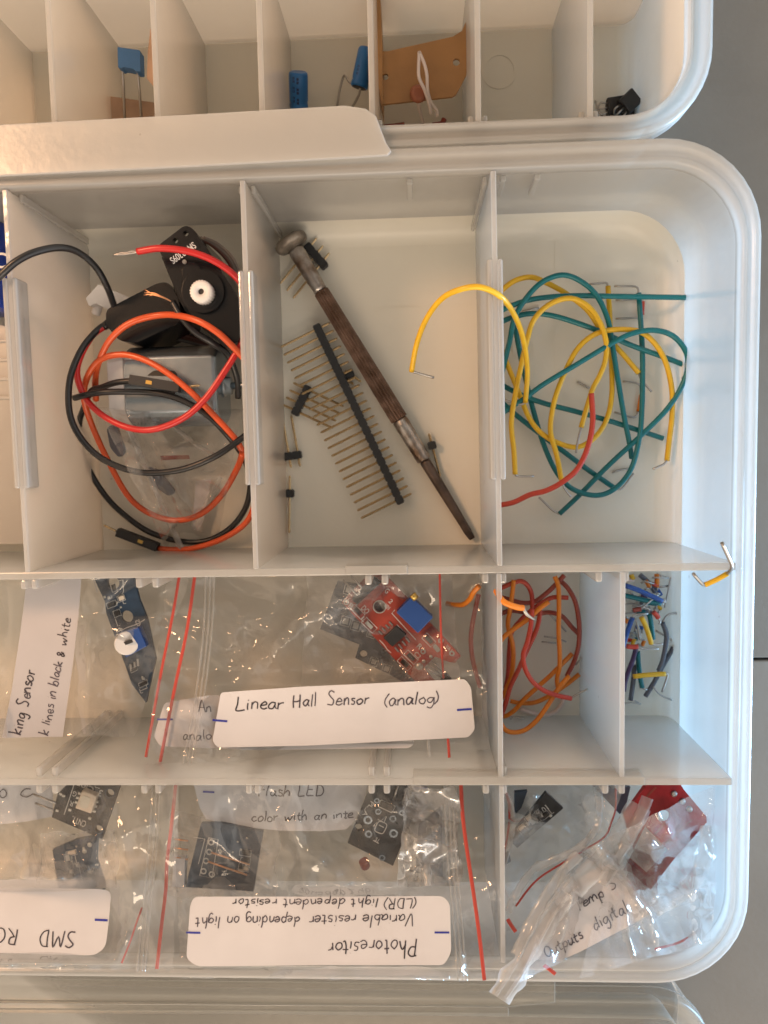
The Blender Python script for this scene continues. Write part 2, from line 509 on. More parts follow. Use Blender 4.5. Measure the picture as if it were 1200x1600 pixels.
# ------------------------------------------------------------------ handwriting (single strokes)
GL = {
    'a': (.52, ['.42,.42 .25,.5 .06,.3 .12,.03 .28,.06 .42,.4', '.42,.45 .40,.12 .5,.0']),
    'b': (.5, ['.08,1 .08,.5 .07,.03', '.08,.25 .22,.48 .42,.3 .32,.02 .08,.06']),
    'c': (.45, ['.42,.42 .2,.5 .05,.24 .18,.0 .42,.1']),
    'd': (.55, ['.42,.4 .2,.48 .05,.22 .2,.0 .4,.2', '.46,1 .42,.5 .44,.02']),
    'e': (.48, ['.08,.24 .4,.3 .3,.5 .1,.38 .08,.1 .25,.0 .44,.1']),
    'f': (.4, ['.4,.95 .25,1 .18,.6 .16,-.05', '.02,.45 .36,.5']),
    'g': (.52, ['.42,.42 .22,.5 .06,.3 .15,.06 .3,.1 .42,.42', '.42,.46 .42,-.1 .3,-.38 .1,-.28']),
    'h': (.52, ['.08,1 .08,.5 .06,.0', '.07,.25 .25,.5 .38,.35 .42,.0']),
    'i': (.24, ['.1,.48 .1,.2 .12,.0', '.13,.72 .14,.74']),
    'k': (.48, ['.08,1 .08,.5 .07,.0', '.42,.5 .12,.22 .42,.0']),
    'l': (.24, ['.12,1 .1,.5 .1,.0']),
    'm': (.75, ['.06,.48 .07,.0', '.07,.3 .2,.5 .32,.4 .33,.0', '.33,.3 .5,.5 .62,.4 .66,.0']),
    'n': (.52, ['.07,.48 .08,.0', '.08,.3 .25,.5 .38,.4 .42,.0']),
    'o': (.5, ['.25,.5 .06,.3 .12,.03 .32,.02 .42,.28 .25,.5']),
    'p': (.52, ['.08,.48 .09,.1 .06,-.38', '.08,.3 .26,.5 .42,.3 .3,.04 .09,.1']),
    'r': (.42, ['.08,.48 .09,.0', '.09,.28 .2,.45 .38,.46']),
    's': (.42, ['.36,.45 .15,.48 .12,.3 .34,.2 .28,.02 .06,.04']),
    't': (.4, ['.18,.85 .17,.3 .22,.02 .36,.06', '.02,.52 .36,.56']),
    'u': (.52, ['.07,.48 .08,.1 .22,.0 .4,.2', '.42,.48 .41,.1 .5,.0']),
    'v': (.45, ['.05,.48 .2,.0 .4,.5']),
    'w': (.7, ['.05,.48 .16,.02 .32,.4 .45,.02 .62,.5']),
    'y': (.5, ['.07,.48 .1,.18 .3,.12', '.42,.48 .34,-.05 .1,-.36']),
    'x': (.45, ['.05,.48 .4,.0', '.4,.48 .05,.0']),
    'L': (.6, ['.12,1 .1,.5 .08,.02 .3,.0 .52,.04']),
    'H': (.7, ['.1,1 .1,.5 .08,.0', '.55,1 .55,.5 .56,.0', '.1,.48 .3,.5 .55,.54']),
    'S': (.6, ['.5,.9 .3,1 .12,.8 .28,.55 .48,.32 .38,.03 .06,.06']),
    'P': (.6, ['.1,.95 .1,.5 .08,.0', '.02,.95 .35,1 .5,.75 .35,.5 .1,.48']),
    'V': (.6, ['.05,1 .25,.0 .55,1']),
    'D': (.65, ['.1,1 .1,.5 .1,.02', '.05,1 .4,.92 .55,.5 .4,.08 .08,.02']),
    'R': (.62, ['.1,1 .1,.5 .08,.0', '.05,.98 .4,.95 .4,.6 .12,.5', '.2,.5 .35,.25 .54,.0']),
    'O': (.65, ['.32,1 .1,.7 .1,.25 .32,.0 .52,.3 .52,.75 .32,1']),
    'T': (.6, ['.3,1 .3,.5 .28,.0', '.04,1 .3,.98 .58,1']),
    'F': (.55, ['.12,1 .1,.5 .08,.0', '.1,1 .3,1 .5,1', '.1,.55 .25,.55 .42,.56']),
    'E': (.58, ['.5,1 .3,1 .12,.98 .1,.5 .1,.02 .3,.0 .52,.02', '.1,.52 .25,.53 .42,.54']),
    'A': (.65, ['.05,.0 .3,1 .55,.0', '.15,.4 .3,.4 .48,.4']),
    'M': (.8, ['.06,.0 .14,1 .36,.35 .6,1 .7,.0']),
    'B': (.6, ['.1,1 .1,.5 .1,.0', '.05,1 .4,.95 .42,.62 .12,.54', '.12,.54 .5,.45 .48,.08 .06,.0']),
    'G': (.65, ['.52,.85 .3,1 .08,.6 .15,.1 .4,.0 .55,.2 .54,.42 .36,.42']),
    '&': (.5, ['.4,.1 .2,.35 .08,.6 .22,.68 .28,.5 .06,.2 .18,.0 .42,.35']),
    '(': (.3, ['.26,1.05 .08,.6 .1,.2 .26,-.12']),
    ')': (.3, ['.05,1.05 .22,.6 .2,.2 .04,-.12']),
    ' ': (.42, []),
}


def ribbon_px(mb, pts, w, zf):
    """flat pen line through px points; zf gives its height"""
    pts = [V(p).to_2d() for p in pts]
    n = len(pts)
    vs = []
    for i in range(n):
        d = (pts[min(i + 1, n - 1)] - pts[max(i - 1, 0)])
        d = d.normalized() if d.length > 1e-6 else V((1, 0))
        nn = V((-d.y, d.x)) * w / 2
        for q in (pts[i] + nn, pts[i] - nn):
            vs.append(P(q.x, q.y, zf(q.x, q.y)))
    mb.add(vs, [(2 * i, 2 * i + 1, 2 * i + 3, 2 * i + 2) for i in range(n - 1)], 0)


def write(name, text, org, vec, hgt, zf, parent, w=2.4, m=None, slant=0.0, upvec=None, jit=0.06, seed=1):
    """text from px org along px vec (whole length), cap height hgt px; up is 90 deg left of vec as read"""
    rnd = random.Random(seed)
    tot = sum(GL[c][0] for c in text)
    L = math.hypot(*vec)
    dx, dy = vec[0] / L, vec[1] / L
    ux, uy = upvec or (dy, -dx)
    k = L / tot
    x = 0.0
    mb = MB()
    for c in text:
        adv, strokes = GL[c]
        oy = rnd.uniform(-jit, jit); sc = 1 + rnd.uniform(-.1, .1)
        for st in strokes:
            pts = [tuple(float(q) for q in t.split(',')) for t in st.split()]
            pp = []
            for (gx, gy) in pts:
                gx += rnd.uniform(-.035, .035); gy += rnd.uniform(-.035, .035)
                a = (x + gx + slant * gy) * k; b = (gy * sc + oy) * hgt
                pp.append((org[0] + dx * a + ux * b, org[1] + dy * a + uy * b, 0))
            if len(pp) > 2: pp = spline(pp, 4)
            ribbon_px(mb, pp, w * .82 * rnd.uniform(.85, 1.15), zf)
        x += adv + rnd.uniform(-.04, .04)
    return ob(name, mb, m or M['ink'], parent)


def printed(name, text, org, vec, hgt, z, parent, m=None, depth=0.004, zf=None):
    """printed lettering in the built-in font; org = px of the baseline start, vec = px of its whole length"""
    cu = bpy.data.curves.new(name, 'FONT')
    cu.body = text
    cu.offset = 0.008
    tmp = bpy.data.objects.new(name, cu)
    C.objects.link(tmp)
    dg = bpy.context.evaluated_depsgraph_get()
    dg.update()
    me = bpy.data.meshes.new_from_object(tmp.evaluated_get(dg))
    vs = [v.co.copy() for v in me.vertices]
    fs = [list(p.vertices) for p in me.polygons]
    bpy.data.objects.remove(tmp); bpy.data.curves.remove(cu); bpy.data.meshes.remove(me)
    w = max(v.x for v in vs); h = max(v.y for v in vs)
    L = math.hypot(*vec); dx, dy = vec[0] / L, vec[1] / L
    ux, uy = dy, -dx
    out = []
    for v in vs:
        a = v.x / w * L; b = v.y / h * hgt
        px, py = org[0] + dx * a + ux * b, org[1] + dy * a + uy * b
        zz = z if zf is None else zf(px, py)
        out.append(P(px, py, zz + depth))
    mb = MB().add(out, fs)
    return ob(name, mb, m or M['silk'], parent)
# ------------------------------------------------------------------ camera, light
cam = bpy.data.cameras.new('camera')
camo = bpy.data.objects.new('camera', cam)
C.objects.link(camo)
camo.matrix_world = Matrix.Translation(CAM * S) @ ROT.to_4x4()
cam.sensor_fit = 'VERTICAL'
cam.sensor_height = 36.0
cam.lens = 36.0 * FPX / 1600.0
cam.clip_start = 0.01
cam.clip_end = 200
cam.dof.use_dof = True
cam.dof.focus_distance = 17.9 * S
cam.dof.aperture_fstop = 1.9
bpy.context.scene.camera = camo

w = bpy.data.worlds.new('World')
bpy.context.scene.world = w
w.use_nodes = True
# the room seen from the box: bright walls all round, warm on the left, cool on the right, darker straight overhead
nt = w.node_tree
bg = nt.nodes['Background']
tc = nt.nodes.new('ShaderNodeTexCoord')
sp = nt.nodes.new('ShaderNodeSeparateXYZ')
nt.links.new(tc.outputs['Generated'], sp.inputs[0])
rx = nt.nodes.new('ShaderNodeMapRange')
rx.inputs['From Min'].default_value = -0.7; rx.inputs['From Max'].default_value = 0.7
nt.links.new(sp.outputs['X'], rx.inputs['Value'])
mc = nt.nodes.new('ShaderNodeMix'); mc.data_type = 'RGBA'
mc.inputs[6].default_value = (1.0, 0.78, 0.57, 1)
mc.inputs[7].default_value = (1.0, 0.93, 0.85, 1)
nt.links.new(rx.outputs[0], mc.inputs[0])
nt.links.new(mc.outputs[2], bg.inputs[0])
rz = nt.nodes.new('ShaderNodeMapRange')
rz.interpolation_type = 'SMOOTHSTEP'
rz.inputs['From Min'].default_value = 0.74; rz.inputs['From Max'].default_value = 0.97
rz.inputs['To Min'].default_value = 0.98; rz.inputs['To Max'].default_value = 0.18
nt.links.new(sp.outputs['Z'], rz.inputs['Value'])
ry = nt.nodes.new('ShaderNodeMapRange')      # the side of the room behind the photographer is the brighter one
ry.inputs['From Min'].default_value = -0.75; ry.inputs['From Max'].default_value = 0.5
ry.inputs['To Min'].default_value = 1.6; ry.inputs['To Max'].default_value = 0.85
nt.links.new(sp.outputs['Y'], ry.inputs['Value'])
ml = nt.nodes.new('ShaderNodeMath'); ml.operation = 'MULTIPLY'
nt.links.new(rz.outputs[0], ml.inputs[0]); nt.links.new(ry.outputs[0], ml.inputs[1])
rr = nt.nodes.new('ShaderNodeMapRange')
rr.inputs['From Min'].default_value = 0.0; rr.inputs['From Max'].default_value = 0.8
rr.inputs['To Min'].default_value = 1.0; rr.inputs['To Max'].default_value = 1.15
nt.links.new(sp.outputs['X'], rr.inputs['Value'])
m2 = nt.nodes.new('ShaderNodeMath'); m2.operation = 'MULTIPLY'
nt.links.new(ml.outputs[0], m2.inputs[0]); nt.links.new(rr.outputs[0], m2.inputs[1])
nt.links.new(m2.outputs[0], bg.inputs[1])


def area(name, loc, target, sx, sy, power, col):
    l = bpy.data.lights.new(name, 'AREA')
    l.shape = 'RECTANGLE'; l.size = sx * S; l.size_y = sy * S
    l.energy = power; l.color = col
    o = bpy.data.objects.new(name, l)
    C.objects.link(o)
    o.location = V(loc) * S
    o.rotation_euler = (V(target) - V(loc)).to_track_quat('-Z', 'Y').to_euler()
    return o


# warm room lamps over the left and front, cool window low on the right
area('warm_lamp', (-31, 17, 32), (-6, 1, 0), 8, 8, 98, (1.0, 0.55, 0.29))
area('room_lamp', (-4, -60, 40), (-3, 2, 0), 30, 12, 125, (1.0, 0.77, 0.55))
area('window', (42, -14, 3.4), (8, -6, 2), 22, 4.6, 600, (0.34, 0.65, 1.0))

sc = bpy.context.scene
sc.view_settings.view_transform = 'Standard'
sc.view_settings.look = 'None'
sc.view_settings.gamma = 1
sc.view_settings.use_curve_mapping = False
sc.view_settings.exposure = 0.1
sc.cycles.transparent_max_bounces = 28
sc.cycles.max_bounces = 10
sc.cycles.diffuse_bounces = 7
sc.cycles.use_adaptive_sampling = True
sc.cycles.adaptive_threshold = 0.03
sc.cycles.glossy_bounces = 3
sc.cycles.use_denoising = True
sc.cycles.caustics_reflective = False
sc.cycles.caustics_refractive = False
sc.cycles.sample_clamp_indirect = 4.0

# ------------------------------------------------------------------ desk (two tops with a joint)
ZT = -0.27
seam = Y(1192, 1030, ZT)
mb = MB(); box(mb, -60, 60, seam + 0.045, 60, ZT - 2.5, ZT)
d1 = ob('desk', mb, M['desk']); d1['kind'] = 'structure'; bevel(d1, 0.04)
mb = MB(); box(mb, -60, 60, -60, seam - 0.045, ZT - 2.5, ZT)
d2 = ob('desk', mb, M['desk']); d2['kind'] = 'structure'; bevel(d2, 0.04)
mb = MB(); box(mb, -60, 60, -60, 60, ZT - 3.2, ZT - 2.6)
o = ob('floor', mb, M['desk_gap']); o['kind'] = 'structure'  # near-black slab added under the joint to stand for the gap's darkness

# ------------------------------------------------------------------ the main storage box
BX0, BX1, BY0, BY1 = -20.0, 8.24, -13.62, 7.30
tb = thing('storage_box', 'large frosted plastic compartment box holding the screwdriver, wires and labelled bags', 'storage box', (-6, -3, -0.25))


def lv(i, z, back=0.0, r0=2.3, rm=0.5): return (BX0 + i, BX1 - i, BY0 + i, BY1 - i - back, max(r0 - i, rm), z)


LV = [lv(.62, -.25), lv(.36, -.22), lv(.30, .0), lv(.17, 3.72), lv(.04, 3.78), lv(.0, 3.84), lv(.0, 4.36), lv(.03, 4.41),
      lv(.12, 4.43), lv(.17, 4.40, .03), lv(.20, 4.33, .05), lv(.29, 4.33, .08), lv(.32, 4.40, .1), lv(.40, 4.42, .12), lv(.45, 4.38, .12), lv(.46, 4.05, .12),
      lv(.40, 4.0, .12), lv(.43, .75, .0), lv(.48, .42), lv(.60, .17), lv(.82, .04), lv(1.0, 0.0)]
mb = MB(); shell(mb, LV, [0] * 6 + [2] * 9 + [0] * 2 + [1] * 5)
ob('tray', mb, [M['pp'], M['pp_floor'], M['pp_edge']], tb)
# moulding ribs and gate rings on the floor
yy = P(640, 480, 0).y
mb = MB(); box(mb, -19, 7.0, yy - .02, yy + .02, 0.002, 0.008); ob('floor_rib', mb, M['pp_floor'], tb)
xx = P(868, 640, 0).x
mb = MB(); box(mb, xx - .02, xx + .02, -2.6, 6.6, 0.003, 0.007); ob('floor_rib', mb, M['pp_floor'], tb)
for (px, py) in ((818, 545), (560, 640)):
    c = P(px, py, 0.01)
    mb = MB(); prism(mb, [circ(c, .34, 28), circ(c, .29, 28)], .004, .016); ob('gate_ring', mb, M['pp_floor'], tb)

xA, xB, xC, xD = -9.90, -4.03, 1.98, 5.06
yF1, yF2 = -2.94, -8.37
TH = 0.065


def rails(par, xs, y0, y1, dirs, z0=0.05, z1=4.30, wid=.17, ln=.27):
    for x in xs:
        for d in dirs:
            mb = MB()
            ya, yb = (y1, y1 + ln) if d > 0 else (y0 - ln, y0)
            box(mb, x - wid / 2, x + wid / 2, ya + (.002 if d > 0 else 0), yb - (.002 if d < 0 else 0), z0, z1, 0, 1)
            bevel(ob('slot_rail', mb, [M['pp_rail'], M['pp_clear']], par), .05, 2)


# long cross walls
for yf, xs_f, xs_b, steps in ((yF1, [X(33, 912), X(50, 912), X(214, 912), X(240, 912), X(575, 905), X(601, 905), X(759, 900), X(787, 900), X(938, 898), X(980, 898)],
                       [], (540, 637)),
                      (yF2, [X(57, 1230), X(82, 1230), X(222, 1230), X(244, 1230), X(387, 1230), X(401, 1230), X(580, 1230), X(604, 1230), X(760, 1230), X(788, 1230), X(948, 1230), X(974, 1230)],
                       [X(57, 1210), X(82, 1210), X(580, 1210), X(604, 1210), X(788, 1210)], (640, 1010))):
    mb = MB(); box(mb, -19.5, 7.78, yf, yf + .19, 0.012, 4.38, 0, 1)
    wl = ob('cross_wall', mb, [M['pp_div'], M['pp_edge']], tb)
    bevel(wl, .03, 2)
    x0, x1 = X(steps[0], 900), X(steps[1], 900)
    mb = MB(); box(mb, x0, x1, yf + .02, yf + .235, 3.9, 4.415, 0, 1)
    bevel(ob('top_lip', mb, [M['pp_div'], M['pp_edge']], wl), .02, 2)
    rails(wl, xs_f, yf, yf + .19, (-1,))
    rails(wl, xs_b, yf, yf + .19, (1,))


def divider(x, y0, y1, sleeve=None, lean=0.0, th=TH, top=4.4):
    mb = MB(); box(mb, x - th, x + th, y0, y1, 0.02, top, 0, 1)
    if lean:
        for v in mb.v: v.x += lean * (v.y - y1)
    d = ob('divider', mb, [M['pp_div'], M['pp_clear']], tb)
    bevel(d, .025, 2)
    if sleeve:
        ya, yb = Y(x * 60 + 640, sleeve[0]), Y(x * 60 + 640, sleeve[1])
        mb = MB()
        for sx in (-1, 1):
            box(mb, x + sx * .12 - .065, x + sx * .12 + .065, yb, ya, 3.9, 4.44)
            box(mb, x + sx * .055, x + sx * .056 , yb, ya, 3.3, 4.44) if False else None
        if lean:
            for v in mb.v: v.x += lean * (v.y - y1)
        bevel(ob('grip_sleeve', mb, M['pp_clear'], d), .05, 3)
    return d


divider(xA, yF1 + .195, 6.70, (433, 763))
divider(xB, yF1 + .195, 6.70, (422, 758))
divider(xC, yF1 + .195, 6.70, (405, 750), lean=-.008)
divider(xC + .06, yF2 + .195, yF1 - .005, lean=0)
divider(xC + .08, -13.1, yF2 - .005)
divider(xD, yF2 + .195, yF1 - .005)
# thin wall slots (pairs of ribs) on the inside of the back wall
for px in (8, 378, 770):
    x = {8: xA, 378: xB, 770: xC}[px]
    for sx in (-1, 1):
        mb = MB(); box(mb, x + sx * .16 - .05, x + sx * .16 + .05, 6.55, 6.745, .3, 3.95)
        bevel(ob('slot_rail', mb, M['pp_rail'], tb), .03, 2)
for px in (640, 790, 845):
    x = X(px, 280)
    mb = MB(); box(mb, x - .07, x + .07, 6.60, 6.745, 2.9, 4.0); bevel(ob('slot_rail', mb, M['pp_edge'], tb), .03, 2)

# back flap (hinge plate that laps over the neighbouring box) and the front latch flap
zf_ = 4.46
fl = rpoly([(-700, 236), (-700, 262), (300, 252), (560, 246), (640, 243), (612, 232), (594, 168), (560, 167), (300, 180), (0, 197), (-700, 232)], 1)
fl = [(-600, 300), (-600, 228), (0, 197), (300, 181), (540, 167), (572, 172), (588, 184), (596, 205), (604, 226), (612, 238), (606, 245), (560, 248), (300, 262), (0, 277)]
mb = MB(); prism(mb, [pxloop(fl, zf_)], zf_, zf_ + .09)
hf = ob('hinge_flap', mb, M['pp_flap'], tb); bevel(hf, .03, 2)
z_ = 3.9
fl = [(-600, 1510), (868, 1526), (868, 1568), (795, 1575), (-600, 1562)]
mb = MB(); prism(mb, [pxloop(fl, z_)], z_ - .1, z_)
bevel(ob('latch_flap', mb, M['pp_latch'], tb), .03, 2)
fl = [(-600, 1566), (795, 1577), (795, 1586), (-600, 1577)]
mb = MB(); prism(mb, [pxloop(fl, z_)], z_ - .1, z_ + .06)
bevel(ob('latch_lip', mb, M['pp_latch'], tb), .03, 2)

# ------------------------------------------------------------------ the second box behind it
UX1 = X(1116, 90); UY0 = 7.34
tu = thing('parts_box', 'frosted compartment box behind, holding the blue capacitors and the tan card', 'storage box', (-5, 12, -0.25))
UX0, UY1 = -20.0, 26.0


def lu(i, z, r0=2.0, rm=.5): return (UX0 + i, UX1 - i, UY0 + i, UY1 - i, max(r0 - i, rm), z)


LU = [lu(.62, -.25), lu(.36, -.22), lu(.30, .0), lu(.17, 3.72), lu(.04, 3.78), lu(.0, 3.84), lu(.0, 4.30), lu(.05, 4.36),
      lu(.16, 4.38), lu(.20, 4.22), lu(.40, 4.18), lu(.44, 4.34), lu(.52, 4.34), lu(.55, 4.0), lu(.56, .6), lu(.62, .3), lu(.8, .06), lu(1.0, 0)]
mb = MB(); shell(mb, LU, [0] * 6 + [2] * 6 + [0] * 1 + [1] * 5)
ob('tray', mb, [M['pp'], M['pp_floor'], M['pp_edge']], tu)
yb = P(500, 62, 0).y
mb = MB(); box(mb, -19.5, UX1 - .6, yb, yb + .15, .012, 4.3, 0, 1)
bevel(ob('cross_wall', mb, [M['pp_div'], M['pp_edge']], tu), .03, 2)
for px, px2 in ((-90, -90), (80, 80), (243, 243), (408, 408), (581, 581), (748, 748), (924, 924)):
    x = X(px, 170)
    mb = MB(); box(mb, x - .07, x + .07, UY0 + .52, yb - .005, .012, 4.3, 0, 1)
    bevel(ob('divider', mb, [M['pp_div'], M['pp_edge']], tu), .025, 2)
    for sx in (-1, 1):
        mb = MB(); box(mb, x + sx * .17 - .06, x + sx * .17 + .06, UY0 + .50, UY0 + .75, .3, 4.15)
        bevel(ob('slot_rail', mb, [M['pp_edge']], tu), .04, 2)
c = P(780, 110, .01)
mb = MB(); prism(mb, [circ(c, .52, 30), circ(c, .42, 30)], .004, .02); ob('gate_ring', mb, M['pp_floor'], tu)

# ------------------------------------------------------------------ the open lid in front
tl = thing('box_lid', 'frosted plastic lid lying open in front of the large compartment box', 'lid', (-5, -18, ZT))
zl = 1.7
LX1 = X(1112, 1600, zl); LY1 = P(950, 1557, zl).y


def ll(i, z, r0=1.6): return (-20 + i, LX1 - i, -40 + i, LY1 - i, max(r0 - i, .4), z)


mb = MB(); shell(mb, [ll(.35, ZT + .005), ll(.25, ZT + .05), ll(.08, zl - .5), ll(0, zl - .45), ll(0, zl - .06), ll(.06, zl), ll(.2, zl), ll(.26, zl - .1), ll(.5, zl - .14), ll(.56, zl - .02), ll(.7, zl - .02), ll(.76, zl - .3), ll(.9, .4), ll(1.2, .1)],
                 [0] * 4 + [2] * 2 + [0] * 3 + [2] * 2 + [0] * 2 + [1])
ob('tray', mb, [M['pp_lid'], M['pp_lid'], M['pp_lid_edge']], tl)
# ================================================================== compartment with the screwdriver
def pts_mid(a, b, t): return (a[0] + (b[0] - a[0]) * t, a[1] + (b[1] - a[1]) * t)


a = P(452, 374, .62); tip = P(738, 842, .18)
ax = (tip - a); L = ax.length; ax = ax / L


def al(px, py):                 # distance along the screwdriver of a photo point
    return (P(px, py, .35) - a).dot(ax)


sd = thing('screwdriver', 'small worn precision screwdriver with rusty knurled handle and round steel cap', 'screwdriver', (a.x, a.y, 0.02))
t1, t2, t3, t4 = al(505, 455), al(626, 655), al(659, 722), L
mb = lathe(MB(), a - ax * .04, tip, [(0, .12), (.02, .42), (.06, .48), (.12, .505), (.20, .505), (.27, .46), (.33, .32), (.37, .22)], 32)
ob('swivel_cap', mb, M['cap_steel'], sd)
mb = lathe(MB(), a, tip, [(.32, .21), (.38, .235), (.5, .245), (t1 - .35, .225), (t1 - .12, .205), (t1, .205)], 28)
ob('neck', mb, M['silver_worn'], sd)
mb = lathe(MB(), a, tip, [(t1 + .002, .17), (t1 + .03, .20)] + [(t1 + .03 + (t2 - t1 - .06) * i / 10, .232 + .034 * min(1, i / 8)) for i in range(11)] + [(t2 - .012, .22)], 48, 0,
           lambda k, t: 1.0 if k % 3 else .86, smooth=False)
ob('knurled_handle', mb, M['rust'], sd)
mb = lathe(MB(), a, tip, [(t2 - .01, .20), (t2 + .02, .235), (t2 + .2, .24), (t3 - .2, .225), (t3 - .04, .22), (t3, .19)], 28)
ob('collar', mb, M['silver_worn'], sd)
mb = MB(); q0 = len(mb.v)
lathe(mb, a, tip, [(t3 - .01, .15), (t3 + .1, .165), (t3 + .9, .155), (t4 - .5, .125), (t4 - .28, .125), (t4 - .05, .10), (t4, .085)], 20)
n_ = V((0, 0, 1)) - ax * ax.z
for v in mb.v:                  # flatten the tip into a slotted blade
    t = (v - a).dot(ax)
    k = max(0, min(1, (t - (t4 - .75)) / .7))
    c = a + ax * t
    h = (v - c).dot(n_.normalized())
    v -= n_.normalized() * h * k * .75
ob('blade', mb, M['dark_steel'], sd)


def pin_header(label, p0, p1, n, lv_, rv_, z, wpx=13, zl=None, zr=None, group=None):
    """p0,p1: px centres of the first and last pin in the strip; lv_, rv_: px vectors to both pin ends"""
    A, B = P(*p0, z), P(*p1, z)
    h = thing('pin_header', label, 'pin header', ((A.x + B.x) / 2, (A.y + B.y) / 2, 0.01), group)
    pit = (B - A) / (n - 1) if n > 1 else None
    if n > 1:
        d = pit.normalized(); hp = pit.length / 2
    else:
        lw_ = (P(p0[0] + lv_[0], p0[1] + lv_[1], z) - A).normalized(); d = V((-lw_.y, lw_.x, 0)); hp = .125
    nn = V((-d.y, d.x, 0)); hw = .12
    out1, out2 = [], []
    for i in range(n):
        c = A + (pit * i if n > 1 else V((0, 0, 0)))
        for s, sh in ((-1, .7), (-.72, 1), (.72, 1), (1, .7)):
            out1.append(c + d * hp * s + nn * hw * sh); out2.append(c + d * hp * s - nn * hw * sh)
    mb = MB(); prism(mb, [[(p.x, p.y) for p in out1 + out2[::-1]]], z - .12, z + .12)
    ob('strip', mb, M['black_matte'], h)
    for i in range(n):
        t = i / (n - 1) if n > 1 else 0
        c = pts_mid(p0, p1, t)
        q0 = P(c[0] + lv_[0], c[1] + lv_[1], z if zl is None else zl); q1 = P(c[0] + rv_[0], c[1] + rv_[1], z if zr is None else zr)
        ln = q1 - q0
        mb = lathe(MB(), q0, q1, [(0, .018), (.05, .036), (ln.length - .05, .036), (ln.length, .018)], 4, smooth=False)
        ob('pin', mb, M['gold'], h)
    return h


HG = 'pin headers around the screwdriver'
pin_header('long black strip of many gold pins lying left of the screwdriver', (497, 514), (624, 781), 23, (-60, 29), (19, -10), .30, group=HG)
pin_header('short three pin black header under the neck of the screwdriver', (484, 389), (504, 412), 3, (-46, 54), (11, -17), .16, zl=.12, zr=.2, group=HG)
pin_header('four pin black header whose pins cross under the long strip', (480, 609), (463, 643), 4, (-22, -11), (57, 26), .14, group=HG)
pin_header('two pin black header lying by the divider above the single pin', (450, 713), (464, 711), 2, (-9, -62), (5, 18), .14, group=HG)
pin_header('single black header pin at the foot of the translucent divider', (453, 771), (453, 771), 1, (0, -28), (-1, 62), .14, group=HG)
pin_header('single black header pin right of the screwdriver collar', (675, 696), (675, 696), 1, (-5, -19), (13, 49), .14, group=HG)
pin_header('tiny two pin black header peeping from under the long strip', (535, 589), (547, 585), 2, (-8, -6), (18, 12), .12, group=HG)

# ================================================================== compartment with yellow and teal wires
WG = 'hookup wires in the right hand compartment'
RW = .077
y_ = 'yellow'
wire('hookup_wire', 'yellow wire arching over the top of the divider', [(643, 580, 2.3), (651, 538, 2.8), (666, 499, 3.4), (690, 467, 4.0), (720, 452, 4.5), (752, 449, 4.62), (784, 465, 4.4), (805, 495, 3.6), (818, 532, 2.7), (824, 580, 1.8), (821, 628, 1.2)],
     RW * .93, M[y_], bare=[[(643, 580, 2.3), (660, 585, 2.2), (678, 590, 2.15)], [(821, 628, 1.2), (812, 632, 1.15), (786, 624, 1.1)]], group=WG)
wire('hookup_wire', 'long looped yellow wire with its straight upper end beside the teal wire', [(950, 447), (953, 500), (955, 560), (956, 615), (948, 655), (930, 683), (905, 698), (880, 695), (850, 680), (828, 655), (810, 612), (790, 562), (773, 515), (768, 490), (775, 465), (800, 441), (828, 433), (852, 441), (885, 459), (918, 485), (942, 520), (972, 552), (998, 583)],
     RW, M[y_], .5, .62, .25, bare=[[(950, 447), (946, 442), (921, 444)], [(998, 583), (1003, 594), (1018, 612)]], group=WG)
wire('hookup_wire', 'yellow wire curving down at the right with a bent bare end', [(878, 754), (870, 712), (861, 680), (861, 655), (868, 620), (880, 588), (897, 553), (915, 532), (935, 520), (960, 515), (990, 516), (1010, 524), (1030, 546), (1043, 575), (1050, 612), (1050, 650), (1046, 685), (1042, 720)],
     RW, M[y_], .85, .5, .3, bare=[[(878, 754, .85), (884, 766, .8), (892, 776, .75)], [(1042, 720), (1036, 726), (1020, 733)]], group=WG)
wire('hookup_wire', 'yellow wire hanging straight down at the left with a bent bare tip', [(805, 741), (803, 705), (799, 660), (806, 612), (815, 568), (824, 530), (834, 500), (858, 476), (890, 466), (918, 478), (938, 505), (947, 535), (946, 562), (938, 585), (926, 608), (916, 640), (908, 668)],
     RW, M[y_], 1.1, .7, .35, bare=[[(805, 741, 1.1), (810, 744, 1.05), (834, 744, 1.0)], [(908, 668), (903, 688), (900, 708)]], group=WG)
T = 'teal'
wire('hookup_wire', 'teal wire running straight to the right across the top of the tangle', [(758, 505), (776, 490), (792, 481), (818, 471), (850, 465), (900, 462), (960, 463), (1020, 464), (1075, 465)], RW, M[T], .95, .8, .1, group=WG)
wire('hookup_wire', 'teal wire sloping gently down to the right wall', [(758, 520), (776, 507), (800, 496), (830, 490), (862, 493), (900, 504), (940, 519), (985, 539), (1035, 557), (1074, 572)], RW, M[T], .7, .6, .2, bare=[[(1074, 572), (1073, 580), (1066, 592)]], group=WG)
wire('hookup_wire', 'teal wire with the highest arch in the tangle', [(776, 650), (778, 615), (785, 580), (796, 535), (803, 500), (817, 473), (838, 448), (860, 434), (884, 430), (910, 441), (933, 463), (950, 500), (957, 540), (965, 590), (975, 650), (984, 695), (987, 716)], RW, M[T], .75, .4, .5, group=WG)
wire('hookup_wire', 'teal wire hanging in a deep loop along the bottom', [(803, 500), (812, 550), (822, 595), (833, 640), (848, 690), (868, 735), (893, 763), (930, 774), (960, 764), (985, 735), (998, 690), (1003, 640), (1004, 560), (1001, 500), (998, 458)], RW, M[T], .3, .55, .2, bare=[[(998, 458), (993, 448), (960, 447)]], group=WG)
